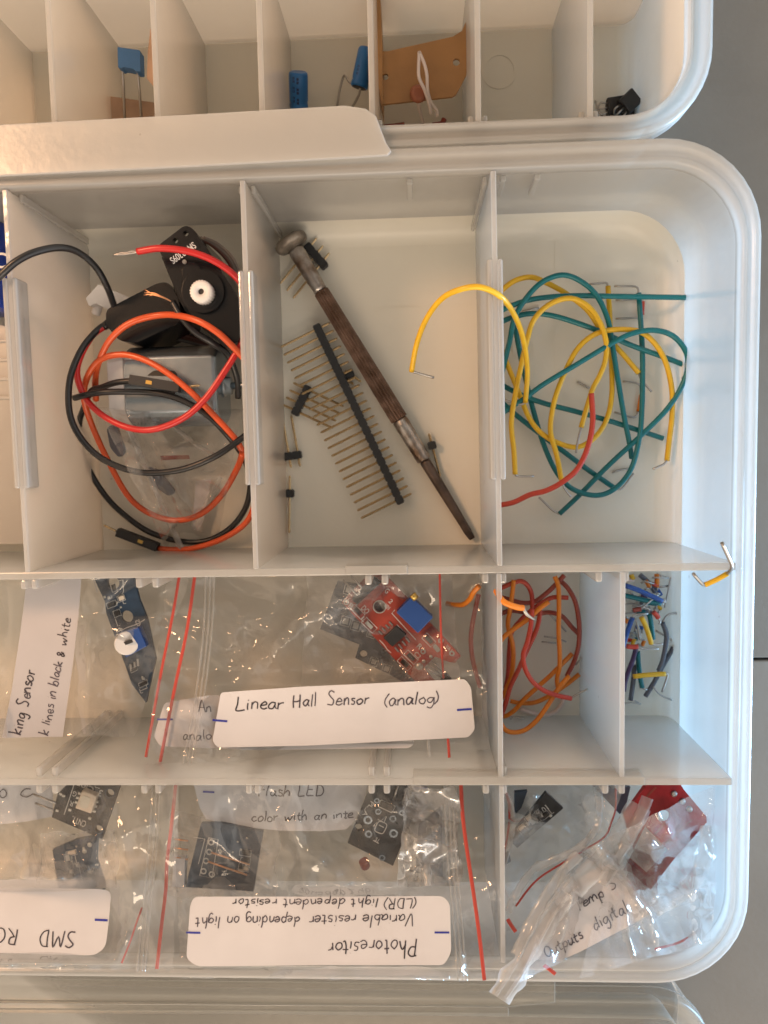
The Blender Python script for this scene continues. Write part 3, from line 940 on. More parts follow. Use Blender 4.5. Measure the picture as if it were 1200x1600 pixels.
wire('hookup_wire', 'teal wire running diagonally then curling round at the right', [(874, 803), (905, 774), (950, 728), (1000, 682), (1040, 642), (1064, 606), (1075, 572), (1070, 546), (1050, 524), (1020, 516), (985, 522), (950, 540), (900, 570), (850, 600), (820, 622), (790, 642), (758, 662)], RW, M[T], .3, 1.1, .3, bare=[[(874, 803), (862, 796), (842, 777)]], group=WG)
wire('hookup_wire', 'teal wire ending bare of loops at the lower right, nearly straight', [(758, 580), (776, 596), (810, 615), (850, 630), (900, 643), (960, 660), (1036, 685)], RW, M[T], .5, .4, .1, group=WG)
wire('hookup_wire', 'teal wire sloping steeply down to the bottom loop', [(758, 604), (776, 620), (800, 643), (840, 675), (880, 705), (920, 735), (961, 763)], RW, M[T], .2, .2, .05, bare=[[(961, 763), (972, 763), (990, 740)]], group=WG)
wire('hookup_wire', 'single red wire sweeping across the yellow and teal wires', [(757, 793), (776, 790), (802, 785), (828, 773), (852, 767), (876, 755), (902, 733), (918, 700), (926, 660), (924, 615)], RW * 1.02, M['red_tom'], .5, 1.2, .5, group=WG)


def jumper(label, body, legs, m, z, group, r=RW * .9):
    o = ob('jumper_link', tube(MB(), spline(wpts(body, z), 4), r, 8), m)
    tag(o, label, 'jumper wire', group)
    for l in legs: ob('bare_end', tube(MB(), spline(wpts(l, z), 4), .032, 6), M['tin'], o)
    return o


JG = 'short jumper links under the hookup wires'
jumper('short red jumper link behind the upright teal wire', [(1004, 471), (1003, 492)], [[(1004, 471), (1000, 468), (962, 469)], [(1003, 492), (1000, 496), (962, 498)]], M['red_tom'], .12, JG)
jumper('short orange jumper link under the teal loop', [(1002, 617), (998, 643)], [[(1002, 617), (998, 600), (973, 596)], [(998, 643), (990, 652), (960, 644)]], M['orange'], .12, JG)
for lab, pts in (('bare tinned wire snippet beside the red wire tip', [(902, 596), (912, 602), (922, 607)]), ('bare tinned wire snippet near the bottom teal loop', [(957, 738), (970, 734), (985, 732)]),
                 ('bare tinned wire snippet high at the left of the tangle', [(775, 480), (800, 474)]), ('bare tinned wire snippet under the second teal wire', [(815, 487), (842, 481)])):
    o = ob('wire_snippet', tube(MB(), spline(wpts(pts, .06), 4), .03, 6), M['tin']); tag(o, lab, 'wire', 'bare wire snippets')

o = wire('jumper_link', 'yellow jumper wire with bare ends hooked over the rim by the cross wall', [(1137, 896, 4.05), (1119, 906, 4.0), (1101, 914, 3.95)], RW * .85, M['yellow'], bare=[[(1101, 914, 3.95), (1096, 911, 4.0), (1083, 896, 4.1)], [(1137, 896, 4.1), (1144, 886, 4.55), (1137, 868, 4.75), (1128, 848, 4.9)]], br=.045, cat='jumper wire')

# ================================================================== compartment with the motor and servo
zs = 3.2
sv = thing('servo', 'black servo with white toothed output gear and model number sticker', 'servo', P(313, 455, .4), 'black servos')
case = [(252, 400), (310, 366), (372, 468), (372, 538), (352, 543), (296, 496), (281, 470)]
mb = MB(); prism(mb, [pxloop(rpoly(case, 6), 2.7)], .7, 2.74); bevel(ob('case', mb, M['black'], sv), .06, 2)
fl = rpoly([(246, 385), (289, 352), (302, 357), (318, 382), (266, 428)], 8)
mb = MB(); prism(mb, [pxloop(fl, 2.95), pxcirc(290.5, 365, 4.3, 2.95, 14)[::-1], pxcirc(274.5, 376, 4.3, 2.95, 14)[::-1], pxcirc(258.5, 386.5, 4.3, 2.95, 14)[::-1]], 2.76, 2.97)
ob('mounting_flange', mb, M['black'], sv)
top = rpoly([(256, 402), (309, 370), (318, 380), (376, 470), (374, 534), (354, 541), (299, 492), (282, 462), (263, 424)], 6)
mb = MB(); prism(mb, [pxloop(top, 3.1)], 2.98, 3.12); cv = bevel(ob('cover', mb, M['black'], sv), .05, 3)
mb = MB(); prism(mb, [pxcirc(317, 455, 33, 3.2, 40)], 3.125, 3.22); prism(mb, [pxcirc(299, 425, 15, 3.2, 28)], 3.125, 3.20)
bevel(ob('gear_boss', mb, M['black'], cv), .04, 3)
mb = MB(); prism(mb, [pxcirc(288, 409, 3.4, 3.15, 14)], 3.125, 3.15); ob('screw', mb, M['pad'], cv)
st = [(255, 402), (303, 369), (312, 384), (263, 419)]
mb = MB(); prism(mb, [pxloop(st, 3.16)], 3.125, 3.135); stk = ob('sticker', mb, M['black'], sv)
printed('model_number', 'SM-S3309S', (301.5, 377.5), (-37, 26.5), 11.0, 3.137, stk, M['paper'])
c = P(313.5, 455, 3.5); rr = .29
mb = lathe(MB(), c - V((0, 0, .3)), c, [(0, .30), (.26, .30), (.30, .27), (.30, .085), (.10, .08)], 72, 0, lambda k, t: 1 if k % 3 else .93)
ob('output_gear', mb, M['white_plastic'], sv)
mb = MB(); d = circ((c.x, c.y), .075, 16); prism(mb, [d], c.z - .25, c.z - .06); ob('gear_bore', mb, M['smoke'], sv)  # dark plug painted as the shade down the bore
for k, (dx, m_) in enumerate(((0, 'cable_brown'), (5, 'cable_grey'), (10, 'cable_grey'))):
    ob('cable', tube(MB(), spline(wpts([(308 + dx, 372), (330 + dx, 382), (352 + dx, 402), (368 + dx * .6, 428), (380, 452)], 2.3, 2.1), 6), .055, 8), M[m_], sv)
for k, (dy, m_) in enumerate(((0, 'cable_brown'), (5, 'cable_brown'), (9, 'cable_grey'))):
    ob('cable', tube(MB(), spline(wpts([(240, 512 + dy * .6), (262, 518 + dy), (290, 524 + dy), (322, 535 + dy * .7), (350, 541 + dy * .5), (378, 545 + dy * .3)], .8, 1.0), 6), .055, 8), M[m_], sv)

hs = thing('servo_case', 'plain black rounded servo case lying left of the servo with the gear', 'servo', P(222, 490, .3), 'black servos')
ol = rpoly([(166, 484), (247, 442), (264, 441), (279, 466), (284, 494), (279, 505), (213, 536), (187, 533), (166, 508)], 9)
mb = MB(); prism(mb, [pxloop(ol, 2.3)], .5, 2.32); bevel(ob('case', mb, M['black'], hs), .06, 3)
mb = lathe(MB(), P(172, 504, 2.0), P(160, 512, 2.0), [(0, .13), (.22, .11), (.24, .08)], 14); ob('cable_grommet', mb, M['black'], hs)

wh = thing('servo_horn', 'white plastic servo horn sticking out behind the black case', 'servo horn', P(165, 470, .4))
ol = rpoly([(134, 466), (154, 444), (205, 466), (190, 495), (150, 474), (139, 478)], 2)
mb = MB(); prism(mb, [pxloop(ol, 1.6)], 1.2, 1.6); bevel(ob('arm', mb, M['white_plastic'], wh), .04)
mb = lathe(MB(), P(149, 492, 1.2), P(156, 470, 1.25), [(0, .10), (.03, .13), (.45, .13)], 16); ob('peg', mb, M['white_plastic'], wh)

# the flat sided motor
mo = thing('dc_motor', 'silver flat sided hobby motor with white end cap and steel shaft', 'motor', P(258, 600, .35))
ya, yb_ = P(258, 555, 2.15).y, P(258, 646, 2.15).y
hx = (ya - yb_) / 2; cy = (ya + yb_) / 2; cz = 1.36; hz = .79
xs0, xs1 = P(193, 600, 2.15).x, P(338, 600, 2.15).x


def can_section(x, k=1.0, n=10):
    out = []
    R_ = math.hypot(hx * .86, hz)
    a0 = math.asin(hz / R_)
    for s in (1, -1):
        for i in range(n + 1):
            a = (-a0 + 2 * a0 * i / n) if s > 0 else (math.pi - a0 + 2 * a0 * i / n)
            out.append((x, cy + k * (R_ + .10) * math.cos(a), cz + k * R_ * math.sin(a)))
    return out


def loft(mb, rings, mi=0, smooth=False):
    n = len(rings[0]); b = len(mb.v)
    mb.v += [V(p) for r in rings for p in r]
    for i in range(len(rings) - 1):
        for k in range(n):
            q = b + i * n + k; p = b + i * n + (k + 1) % n
            mb.f.append([q, p, p + n, q + n]); mb.m.append(mi); mb.sm.append(smooth)
    mb.f.append([b + k for k in reversed(range(n))]); mb.m.append(mi); mb.sm.append(False)
    mb.f.append([b + (len(rings) - 1) * n + k for k in range(n)]); mb.m.append(mi); mb.sm.append(False)
    return mb


mb = loft(MB(), [can_section(xs0), can_section(xs1 - .12), can_section(xs1 - .04, .985), can_section(xs1, .93)])
can = bevel(ob('can', mb, M['steel'], mo), .05, 3)
mb = loft(MB(), [can_section(xs0 - .52, .82), can_section(xs0 - .48, .86), can_section(xs0 - .005, .93)])
bevel(ob('end_cap', mb, M['white_plastic'], mo), .03)
zt = cz + hz
for lp, mt in (([(230, 587), (240, 579), (272, 579), (277, 584), (276, 590), (262, 588)], 'smoke'), ([(228, 608), (272, 611), (274, 616), (272, 622), (232, 615)], 'smoke')):
    mb = MB(); prism(mb, [pxloop(rpoly(lp, 2), zt)], zt - .02, zt + .006); ob('vent_slot', mb, M[mt], can)  # dark plates drawn for the shade inside the vents
sy = cy
mb = lathe(MB(), (xs1 - .02, sy, cz), (9, sy, cz), [(0, .33), (.10, .33), (.13, .27), (.24, .25), (.26, .1)], 24); ob('bushing', mb, M['steel'], mo)
mb = lathe(MB(), (xs1 + .2, sy, cz), (9, sy, cz), [(0, .1), (.72, .1), (.74, .08)], 16); ob('shaft', mb, M['steel'], mo)


def dupont(par, a_, b_, z, pin_end, zpin=None, wpx=None):
    """black crimp housing from px a_ (wire side) to b_ (pin side)"""
    mb = MB(); obox(mb, P(*a_, z)[:2], P(*b_, z)[:2], .26, z - .13, z + .13)
    h_ = bevel(ob('connector', mb, M['black_matte'], par), .015, 2)
    q = pts_mid(a_, b_, .46); q2 = pts_mid(a_, b_, .34)
    mb = MB(); obox(mb, P(*q2, z)[:2], P(*q, z)[:2], .10, z + .12, z + .137); ob('contact', mb, M['brass'], h_)
    mb = lathe(MB(), P(*b_, z), P(*pin_end, z if zpin is None else zpin), [(0, .035), ((P(*pin_end, z) - P(*b_, z)).length - .05, .035), ((P(*pin_end, z) - P(*b_, z)).length, .012)], 6)
    ob('pin', mb, M['gold'], par)


RJ = .088
k = wire('jumper_wire', 'black wire arching in from the far left over the divider to the black case', [(-60, 470, 4.2), (-20, 446, 4.5), (0, 431, 4.6), (25, 409, 4.62), (55, 394, 4.5), (92, 387, 4.2), (122, 394, 3.8), (150, 418, 3.3), (168, 450, 2.8), (179, 480, 2.2)], RJ, M['black_wire'])
k = wire('jumper_wire', 'black wire leaving the black case in one wide loop round the motor', [(166, 506, 2.0), (150, 518, 2.1), (128, 545, 2.4), (111, 585, 2.6), (107, 625, 2.8), (113, 660, 2.9), (132, 692, 2.9), (160, 717, 2.9), (200, 734, 2.9), (240, 739, 2.9), (290, 732, 2.9), (340, 711, 2.9), (380, 683, 2.6), (398, 668, 2.2)], RJ, M['black_wire'])
k = wire('jumper_wire', 'black jumper wire with a plug resting on the motor', [(206, 595, 2.52), (180, 598, 2.4), (160, 605, 2.2), (142, 612, 1.9), (130, 640, 1.5), (124, 660, 1.2), (124, 690, .9), (140, 735, .6), (165, 775, .45), (195, 805, .4), (235, 832, .4), (285, 846, .4), (325, 844, .5), (360, 825, .7), (383, 795, .9), (391, 760, 1.2), (388, 735, 1.6), (376, 706, 2.0), (342, 665, 2.45), (318, 644, 2.5), (290, 628, 2.5), (262, 618, 2.5), (230, 613, 2.5), (190, 612, 2.6), (160, 613, 2.6), (135, 617, 2.5), (116, 622, 2.4)], RJ, M['black_wire'])
dupont(k, (204, 593), (282, 606), 2.55, (313, 602))
k = wire('jumper_wire', 'black wire with frayed copper end in front of the geared servo', [(270, 472, 3.0), (284, 496, 3.05), (305, 519, 3.0), (332, 536, 2.8), (356, 555, 2.4), (370, 590, 2.0), (372, 622, 1.8)], RJ, M['black_wire'])
for s in range(6):
    rnd = random.Random(s)
    e = (225 + rnd.uniform(-2, 8), 457 + rnd.uniform(-6, 6), 3.0)
    ob('copper_strand', tube(MB(), spline([P(271, 473, 3.0), P(258 + rnd.uniform(-1, 1), 466 + rnd.uniform(-1, 1), 3.05), P(242 + rnd.uniform(-2, 2), 460 + rnd.uniform(-2, 2), 3.05), P(*e)], 4), .014, 5), M['copper'], k)
k = wire('jumper_wire', 'red wire with a stripped end lying over the servo sticker', [(215, 393, 3.6), (250, 388, 3.7), (295, 393, 3.7), (335, 408, 3.6), (368, 432, 3.4), (388, 462, 3.0), (394, 500, 2.9), (378, 536, 3.0), (350, 582, 3.0), (320, 624, 3.0), (285, 654, 3.0), (240, 671, 3.0), (200, 668, 2.8), (162, 650, 2.6), (135, 624, 2.4), (121, 590, 2.3), (124, 562, 2.2), (143, 526, 2.1), (166, 508, 2.0)], RJ, M['red_wire'])
for s in range(4):
    rnd = random.Random(s + 20)
    ob('bare_end', tube(MB(), spline([P(216, 393, 3.6), P(205, 394 + rnd.uniform(-2, 2), 3.6), P(192, 396 + rnd.uniform(-2, 2), 3.6), P(177 + rnd.uniform(0, 5), 397 + rnd.uniform(-1, 2), 3.6)], 4), .025, 5), M['tin'], k)
k = wire('jumper_wire', 'orange red jumper wire looping round the motor to a black plug below', [(248, 857, .45), (272, 859, .5), (305, 856, .7), (345, 843, 1.0), (380, 821, 1.3), (396, 795, 1.6), (400, 760, 1.8), (393, 725, 2.2), (378, 703, 2.5), (368, 686, 2.6), (340, 655, 2.6), (300, 614, 2.75), (262, 583, 2.7), (225, 562, 2.6), (190, 554, 2.5), (157, 562, 2.4), (137, 588, 2.2), (131, 620, 1.9), (142, 660, 1.5), (165, 712, 1.3), (198, 772, 1.2), (230, 800, 1.2), (272, 813, 1.3), (312, 804, 1.5), (345, 775, 1.7), (370, 733, 2.1), (379, 708, 2.6)], RJ, M['orange_wire'])
dupont(k, (247, 855), (184, 831), .55, (161, 820), .5)
k = wire('jumper_wire', 'orange red wire arching over the black case and up to the servo', [(150, 625, 1.5), (149, 595, 1.9), (154, 567, 2.3), (172, 531, 2.6), (205, 504, 2.75), (255, 492, 2.8), (300, 498, 3.3), (338, 518, 3.4), (368, 546, 3.2), (390, 570, 3.0)], RJ, M['orange_wire'])

# things far left, beyond the first divider
bt = thing('can', 'shiny blue round can with pale lettering at the left edge', 'can', P(-30, 420, .3))
mb = lathe(MB(), P(-48, 350, 1.5), P(-38, 500, 1.5), [(0, 1.0), (.06, 1.08), (.2, 1.1), (2.2, 1.1), (2.4, 1.08), (2.45, 1.0)], 40)
ob('sleeve', mb, M['can_blue'], bt)
printed('lettering', 'C', (-12, 418), (22, 1), 24, 2.62, bt, M['paper'])
printed('lettering', 'TTY', (-18, 440), (28, 1), 11, 2.62, bt, M['paper'])
cr = thing('plastic_cover', 'whitish ribbed plastic cover at the left edge below the blue can', 'cover', P(-60, 700, .2))
mb = MB(); prism(mb, [pxloop(rpoly([(-190, 515), (16, 505), (36, 560), (62, 700), (70, 850), (-190, 850)], 30, 8), 1.5)], .1, 1.5); bevel(ob('body', mb, M['pp_flap'], cr), .12, 3)
for i in range(4):
    mb = MB(); q0, q1 = P(-150, 540 + 26 * i, 1.5), P(20 + 4 * i, 532 + 30 * i, 1.5); obox(mb, q0[:2], q1[:2], .10, 1.505, 1.57); bevel(ob('rib', mb, M['pp_flap'], cr), .03)

# ================================================================== upper box contents
fc = thing('film_capacitor', 'square blue film capacitor with two straight leads on brown tape', 'capacitor', P(202, 110, .3))
mb = MB(); lp = rpoly([(184, 74), (219, 79), (220, 112), (213, 112), (209, 108), (193, 105), (190, 107), (185, 106)], 1.2)
prism(mb, [pxloop(lp, 1.9)], 1.62, 1.92); bevel(ob('body', mb, M['film_cap'], fc), .03)
for q in ([(191, 104, 1.75), (193, 140, 1.5), (195, 188, 1.0)], [(215, 110, 1.75), (218, 145, 1.5), (221, 190, 1.0)]):
    ob('lead', tube(MB(), spline(wpts(q), 4), .04, 6), M['tin'], fc)
mb = MB(); prism(mb, [pxloop([(161, 148), (240, 159), (240, 190), (168, 190)], 1.0)], .92, .96)
o = ob('paper_tape', mb, M['tape_paper']); tag(o, 'brown paper tape strip under the leads of the square blue capacitor', 'paper tape', 'brown tape pieces')
mb = MB(); prism(mb, [pxloop([(235, 44), (241, 52), (241, 136), (229, 122), (231, 80)], 2.3)], 2.25, 2.3)
o = ob('paper_tape', mb, M['tape_paper']); tag(o, 'torn sliver of brown paper tape leaning on a divider', 'paper tape', 'brown tape pieces')


def elcap(label, a_, b_, za, zb, r, leads, prints):
    e = thing('electrolytic_capacitor', label, 'capacitor', P((a_[0] + b_[0]) / 2, (a_[1] + b_[1]) / 2, .05), 'blue electrolytic capacitors')
    A, B = P(*a_, za), P(*b_, zb); l = (B - A).length
    mb = lathe(MB(), A, B, [(0, r * .82), (.02, r * .93), (.07, r), (l - .22, r), (l - .17, r * .93), (l - .12, r), (l - .03, r), (l, r * .9)], 32)
    ob('sleeve', mb, M['cap_blue'], e)
    mb = lathe(MB(), A + (B - A) * .985, B + (B - A) * .01, [(0, r * .8), ((B - A).length * .022, r * .8)], 24); ob('bung', mb, M['black_matte'], e)
    for q in leads: ob('lead', tube(MB(), spline(wpts(q), 4), .035, 6), M['tin'], e)
    ax_ = (B - A).normalized(); sd_ = ax_.cross(V((0, 0, 1))).normalized(); up_ = sd_.cross(ax_)
    for off, t0, t1_ in prints:
        mb = MB()
        n = 8
        for i in range(n):
            if i % 3 == 2: continue
            s0 = t0 + (t1_ - t0) * i / n; s1 = t0 + (t1_ - t0) * (i + .8) / n
            vs = []
            for s_ in (s0, s1):
                for an in (off - .12, off + .12):
                    vs.append(A + ax_ * l * s_ + (sd_ * math.sin(an) + up_ * math.cos(an)) * (r * 1.004))
            mb.add(vs, [(0, 1, 3, 2)])
        ob('print_stripe', mb, M['print_dark'], e)
    return e


elcap('blue electrolytic capacitor lying alone beside the hinge flap', (466, 112), (467, 170), 1.0, .45, .27, [[(462, 168, .5), (462, 188, .3)], [(471, 168, .5), (471, 188, .3)]], [(.35, .1, .8), (-.1, .12, .85)])
elcap('blue electrolytic capacitor leaning on a divider with long bent leads', (574, 76), (561, 137), .9, .7, .25, [[(557, 134, .7), (546, 128, .6), (538, 118, .5), (531, 140, .3), (527, 166, .1)], [(563, 137, .7), (560, 150, .5), (550, 168, .2)]], [(-.5, .1, .3), (.4, .5, .75)])

cd = thing('card_bracket', 'tan folded phenolic card with round holes standing in the parts box', 'card', P(660, 120, .2))
lp = [(597, 80), (606, 80), (708, 57), (722, 48), (733, 22), (735, 104), (728, 118), (713, 147), (706, 151), (597, 163)]
mb = MB(); prism(mb, [pxloop(lp, 1.7), pxcirc(713, 97, 5.5, 1.7, 16)[::-1], pxcirc(602, 120, 5, 1.7, 16)[::-1]], 1.62, 1.7); ob('panel', mb, M['card'], cd)
mb = MB(); prism(mb, [pxloop([(586, -60), (592, -60), (597.5, 80), (597.5, 163), (586, 110)], 1.8)], .6, 1.85); ob('folded_side', mb, M['card'], cd)
ce = thing('disc_capacitor', 'brown ceramic disc capacitor with pale twisted leads on the tan card', 'capacitor', P(653, 146, 1.0))
c = P(653, 146, 1.9)
mb = lathe(MB(), c + V((0, 0, -.09)), c + V((.02, -.02, .09)), [(0, .12), (.03, .20), (.09, .235), (.15, .20), (.18, .12)], 24); ob('disc', mb, M['ceramic'], ce)
for q in ([(653, 160, 1.8), (657, 176, 1.2), (662, 196, .6)], [(655, 81, 2.3), (654, 105, 2.3), (655, 122, 2.3), (664, 142, 2.1), (671, 165, 1.8), (673, 177, 1.6)], [(655, 81, 2.3), (663, 100, 2.3), (667, 118, 2.3), (668, 140, 2.1), (673, 160, 1.8), (682, 172, 1.6), (683, 182, 1.5)]):
    ob('lead', tube(MB(), spline(wpts(q), 4), .045, 6), M['white_wire'], ce)
for lab, q, m_ in (('dull red resistor lead end lying below the tan card', [(600, 199), (618, 197), (632, 195)], 'brown_red'), ('small red wire end below the disc capacitor', [(676, 196), (690, 193), (694, 186)], 'brown_red')):
    o = ob('wire_snippet', tube(MB(), spline(wpts(q, .5), 4), .08, 8), M[m_]); tag(o, lab, 'wire')


def to92(label, c_, ang, z, leads):
    t = thing('transistor', label, 'transistor', P(*c_, .05), 'black transistors in the corner')
    c = P(*c_, z); d = V((math.cos(ang), math.sin(ang), 0)); n = V((-d.y, d.x, 0))
    R_ = .25
    sec = [(R_ * math.cos(math.radians(a_)), -R_ * math.sin(math.radians(a_))) for a_ in range(-35, 216, 18)]
    rings = [[c + d * s + n * (x * 1.0) + V((0, 0, y * 1.0)) for x, y in sec] for s in (-.23, .23)]
    loft(mb := MB(), rings, 0, False)
    bevel(ob('body', mb, M['black_matte'], t), .015)
    for i, e in enumerate(leads):
        s = (i - 1) * .12
        ob('lead', tube(MB(), spline([c - d * .22 + n * s, c - d * .45 + n * s * 1.2, P(*e)], 5), .026, 6), M['tin'], t)
    return t


TG = None
to92('black transistor at the left of the corner cluster, leads spread to the divider', (962, 166), .12, .35, [(930, 158, .2), (932, 169, .2), (934, 183, .15)])
to92('black transistor on top of the corner cluster, tilted up', (984, 159), .75, .7, [(950, 180, .3), (955, 187, .25), (962, 188, .2)])
to92('black transistor lowest in the corner cluster against the rim', (982, 177), .05, .28, [(938, 178, .15), (944, 186, .12), (950, 190, .1)])
mb = MB(); obox(mb, P(1000, 181, .1)[:2], P(1013, 181, .1)[:2], .5, .05, .5); o = bevel(ob('capacitor_chip', mb, M['paper_dim']), .03); tag(o, 'small grey block beside the black transistors', 'component')
# ================================================================== helpers for the zip bags
def crease(x, y, seed, f):
    n = noise.noise(V((x * f + seed * 7.3, y * f - seed * 3.1, seed * 1.7)))
    return (1 - min(1, abs(n) * 2.2)) ** 3


def bag_z(zt, zb, y0, y1, bulge=0.0, xc=None, xw=300):
    def f(px, py):
        t = (py - y0) / (y1 - y0)
        z = zt + (zb - zt) * t
        if bulge: z += bulge * max(0, math.sin(math.pi * min(1, max(0, t))))
        return z
    return f


def film_sheet(par, corners, zf, amp, seed, nx, ny, flat=(), m=None, name='film', edge_wave=3.0, nfold=34):
    """crumpled sheet over the px quad (TL,TR,BR,BL)"""
    tl_, tr_, br_, bl_ = [V(c).to_2d() for c in corners]
    vs = []; fs = []
    rnd = random.Random(int(seed) * 13 + 5)
    c0 = P(*tl_, zf(*tl_)); c1 = P(*br_, zf(*br_))
    folds = []
    for _ in range(nfold):
        an = rnd.uniform(0, math.pi)
        folds.append((rnd.uniform(min(c0.x, c1.x), max(c0.x, c1.x)), rnd.uniform(min(c0.y, c1.y), max(c0.y, c1.y)), math.cos(an), math.sin(an), rnd.choice((-1, 1)) * rnd.uniform(.9, 2.6), rnd.uniform(1.0, 3.2)))
    for j in range(ny + 1):
        v = j / ny
        for i in range(nx + 1):
            u = i / nx
            p = (tl_ * (1 - u) + tr_ * u) * (1 - v) + (bl_ * (1 - u) + br_ * u) * v
            if j in (0, ny) or i in (0, nx):
                p = p + V((noise.noise(V((p.x * .03, p.y * .03, seed))), noise.noise(V((p.x * .03, p.y * .03, seed + 9))))) * edge_wave
            z = zf(p.x, p.y)
            q = P(p.x, p.y, z)
            a = amp
            for (x0, y0, x1, y1) in flat:
                dx = max(x0 - p.x, 0, p.x - x1); dy = max(y0 - p.y, 0, p.y - y1)
                a = min(a, amp * min(1, math.hypot(dx, dy) / 22))
            mk = min(1, max(0, .5 + 1.6 * noise.noise(V((q.x * .33, q.y * .33, seed + 40)))))
            h = .5 * crease(q.x, q.y, seed, .35) + mk * (.6 * crease(q.x + .4 * q.y, q.y, seed + 3, .9) + .40 * crease(q.x, q.y + .5 * q.x, seed + 5, 1.9))
            h += .55 * noise.noise(V((q.x * .5, q.y * .5, seed + 20))) + .11 * mk * noise.noise(V((q.x * 5, q.y * 5, seed + 30)))
            for (lx, ly, ca, sa, sl, hl) in folds:
                ex, ey = q.x - lx, q.y - ly
                d = abs(-ex * sa + ey * ca); t = abs(ex * ca + ey * sa)
                if t < hl: h += sl * min(d, .45) * (1 - (t / hl) ** 2)
            vs.append(P(p.x, p.y, z + 1.85 * a * h))
    for j in range(ny):
        for i in range(nx):
            a = j * (nx + 1) + i
            fs.append((a, a + 1, a + nx + 2, a + nx + 1))
    mb = MB().add(vs, fs, 0, True)
    return ob(name, mb, m or M['film'], par)


def label_sheet(par, poly, zf, off, m=None, name='label', r=0, th=.012):
    """paper sticker following the bag: px polygon cut into strips"""
    if r: poly = rpoly(poly, r)
    xs = [p[0] for p in poly]; ys = [p[1] for p in poly]
    loops = [[(x, y) for x, y in poly]]
    tri = tessellate_polygon([[V((x, y, 0)) for x, y in l] for l in loops])
    vs = [P(x, y, zf(x, y) + off + th) for x, y in poly] + [P(x, y, zf(x, y) + off) for x, y in poly]
    n = len(poly)
    fs = [tuple(t) for t in tri] + [tuple(i + n for i in reversed(t)) for t in tri] + [(i, (i + 1) % n, (i + 1) % n + n, i + n) for i in range(n)]
    return ob(name, MB().add(vs, fs), m or M['paper'], par)


def band(par, pts, wpx, zf, m, name, off=.03, th=.03, seg=6):
    """flat strip (zip line, zip ridge) along px points"""
    pp = [V((p[0], p[1], 0)) for p in pts]
    if len(pp) > 2: pp = spline(pp, seg)
    else: pp = [pp[0] + (pp[1] - pp[0]) * i / 14 for i in range(15)]
    n = len(pp); vs = []
    for i in range(n):
        d = (pp[min(i + 1, n - 1)] - pp[max(i - 1, 0)]).normalized(); ww = wpx * (1 + .45 * noise.noise(V((i * .31, wpx, len(pts))))) if wpx > 8 else wpx
        nn = V((-d.y, d.x, 0)) * ww / 2
        wob = .12 * noise.noise(V((i * .45, wpx + 3, 1))) if wpx > 8 else 0
        for q, dz in ((pp[i] + nn, wob), (pp[i] + nn * .4, th * .9 + wob), (pp[i] - nn * .1, th * .35), (pp[i] - nn * .55, th * .8 - wob), (pp[i] - nn, -wob)) if wpx > 8 else ((pp[i] + nn, 0), (pp[i], th), (pp[i] - nn, 0)):
            vs.append(P(q.x, q.y, zf(q.x, q.y) + off + dz))
    fs = []
    k = 5 if wpx > 8 else 3
    for i in range(n - 1):
        for c in range(k - 1):
            a = k * i + c
            fs.append((a, a + 1, a + k + 1, a + k))
    return ob(name, MB().add(vs, fs, 0, True), m, par)


def plate(name, par, poly, z, th, m, holes=(), zf=None, r=0):
    if r: poly = rpoly(poly, r)
    loops = [pxloop(poly, z)] + [h[::-1] for h in holes]
    mb = MB(); prism(mb, loops, z - th, z, 0, zf)
    return ob(name, mb, m, par)


def pxbox(name, par, poly, z0, z1, m, bv=0.02, r=0):
    if r: poly = rpoly(poly, r)
    mb = MB(); prism(mb, [pxloop(poly, z1)], z0, z1)
    o = ob(name, mb, m, par)
    if bv: bevel(o, bv, 2)
    return o


def quad(c, u, v):
    """px quad about centre c with half axes u and v"""
    return [(c[0] - u[0] - v[0], c[1] - u[1] - v[1]), (c[0] + u[0] - v[0], c[1] + u[1] - v[1]), (c[0] + u[0] + v[0], c[1] + u[1] + v[1]), (c[0] - u[0] + v[0], c[1] - u[1] + v[1])]


def ring(par, c, r0, r1, z, m=None, name='pad', th=.012):
    mb = MB(); prism(mb, [pxcirc(c[0], c[1], r1, z, 20), pxcirc(c[0], c[1], r0, z, 20)[::-1]], z, z + th)
    return ob(name, mb, m or M['pad'], par)


def dot(par, c, r, z, m=None, name='solder_joint', th=.03):
    mb = lathe(MB(), P(c[0], c[1], z), P(c[0], c[1], z) + V((0, 0, th)), [(0, r * .0185), (th * .6, r * .015), (th, r * .006)], 12)
    return ob(name, mb, m or M['pad'], par)


def silk(par, lines, z, w=1.3, m=None, name='silkscreen'):
    mb = MB()
    for l in lines: ribbon_px(mb, l, w, lambda x, y: z + .006)
    return ob(name, mb, m or M['silk'], par)


def rect_outline(c, u, v):
    q = quad(c, u, v); return q + [q[0]]


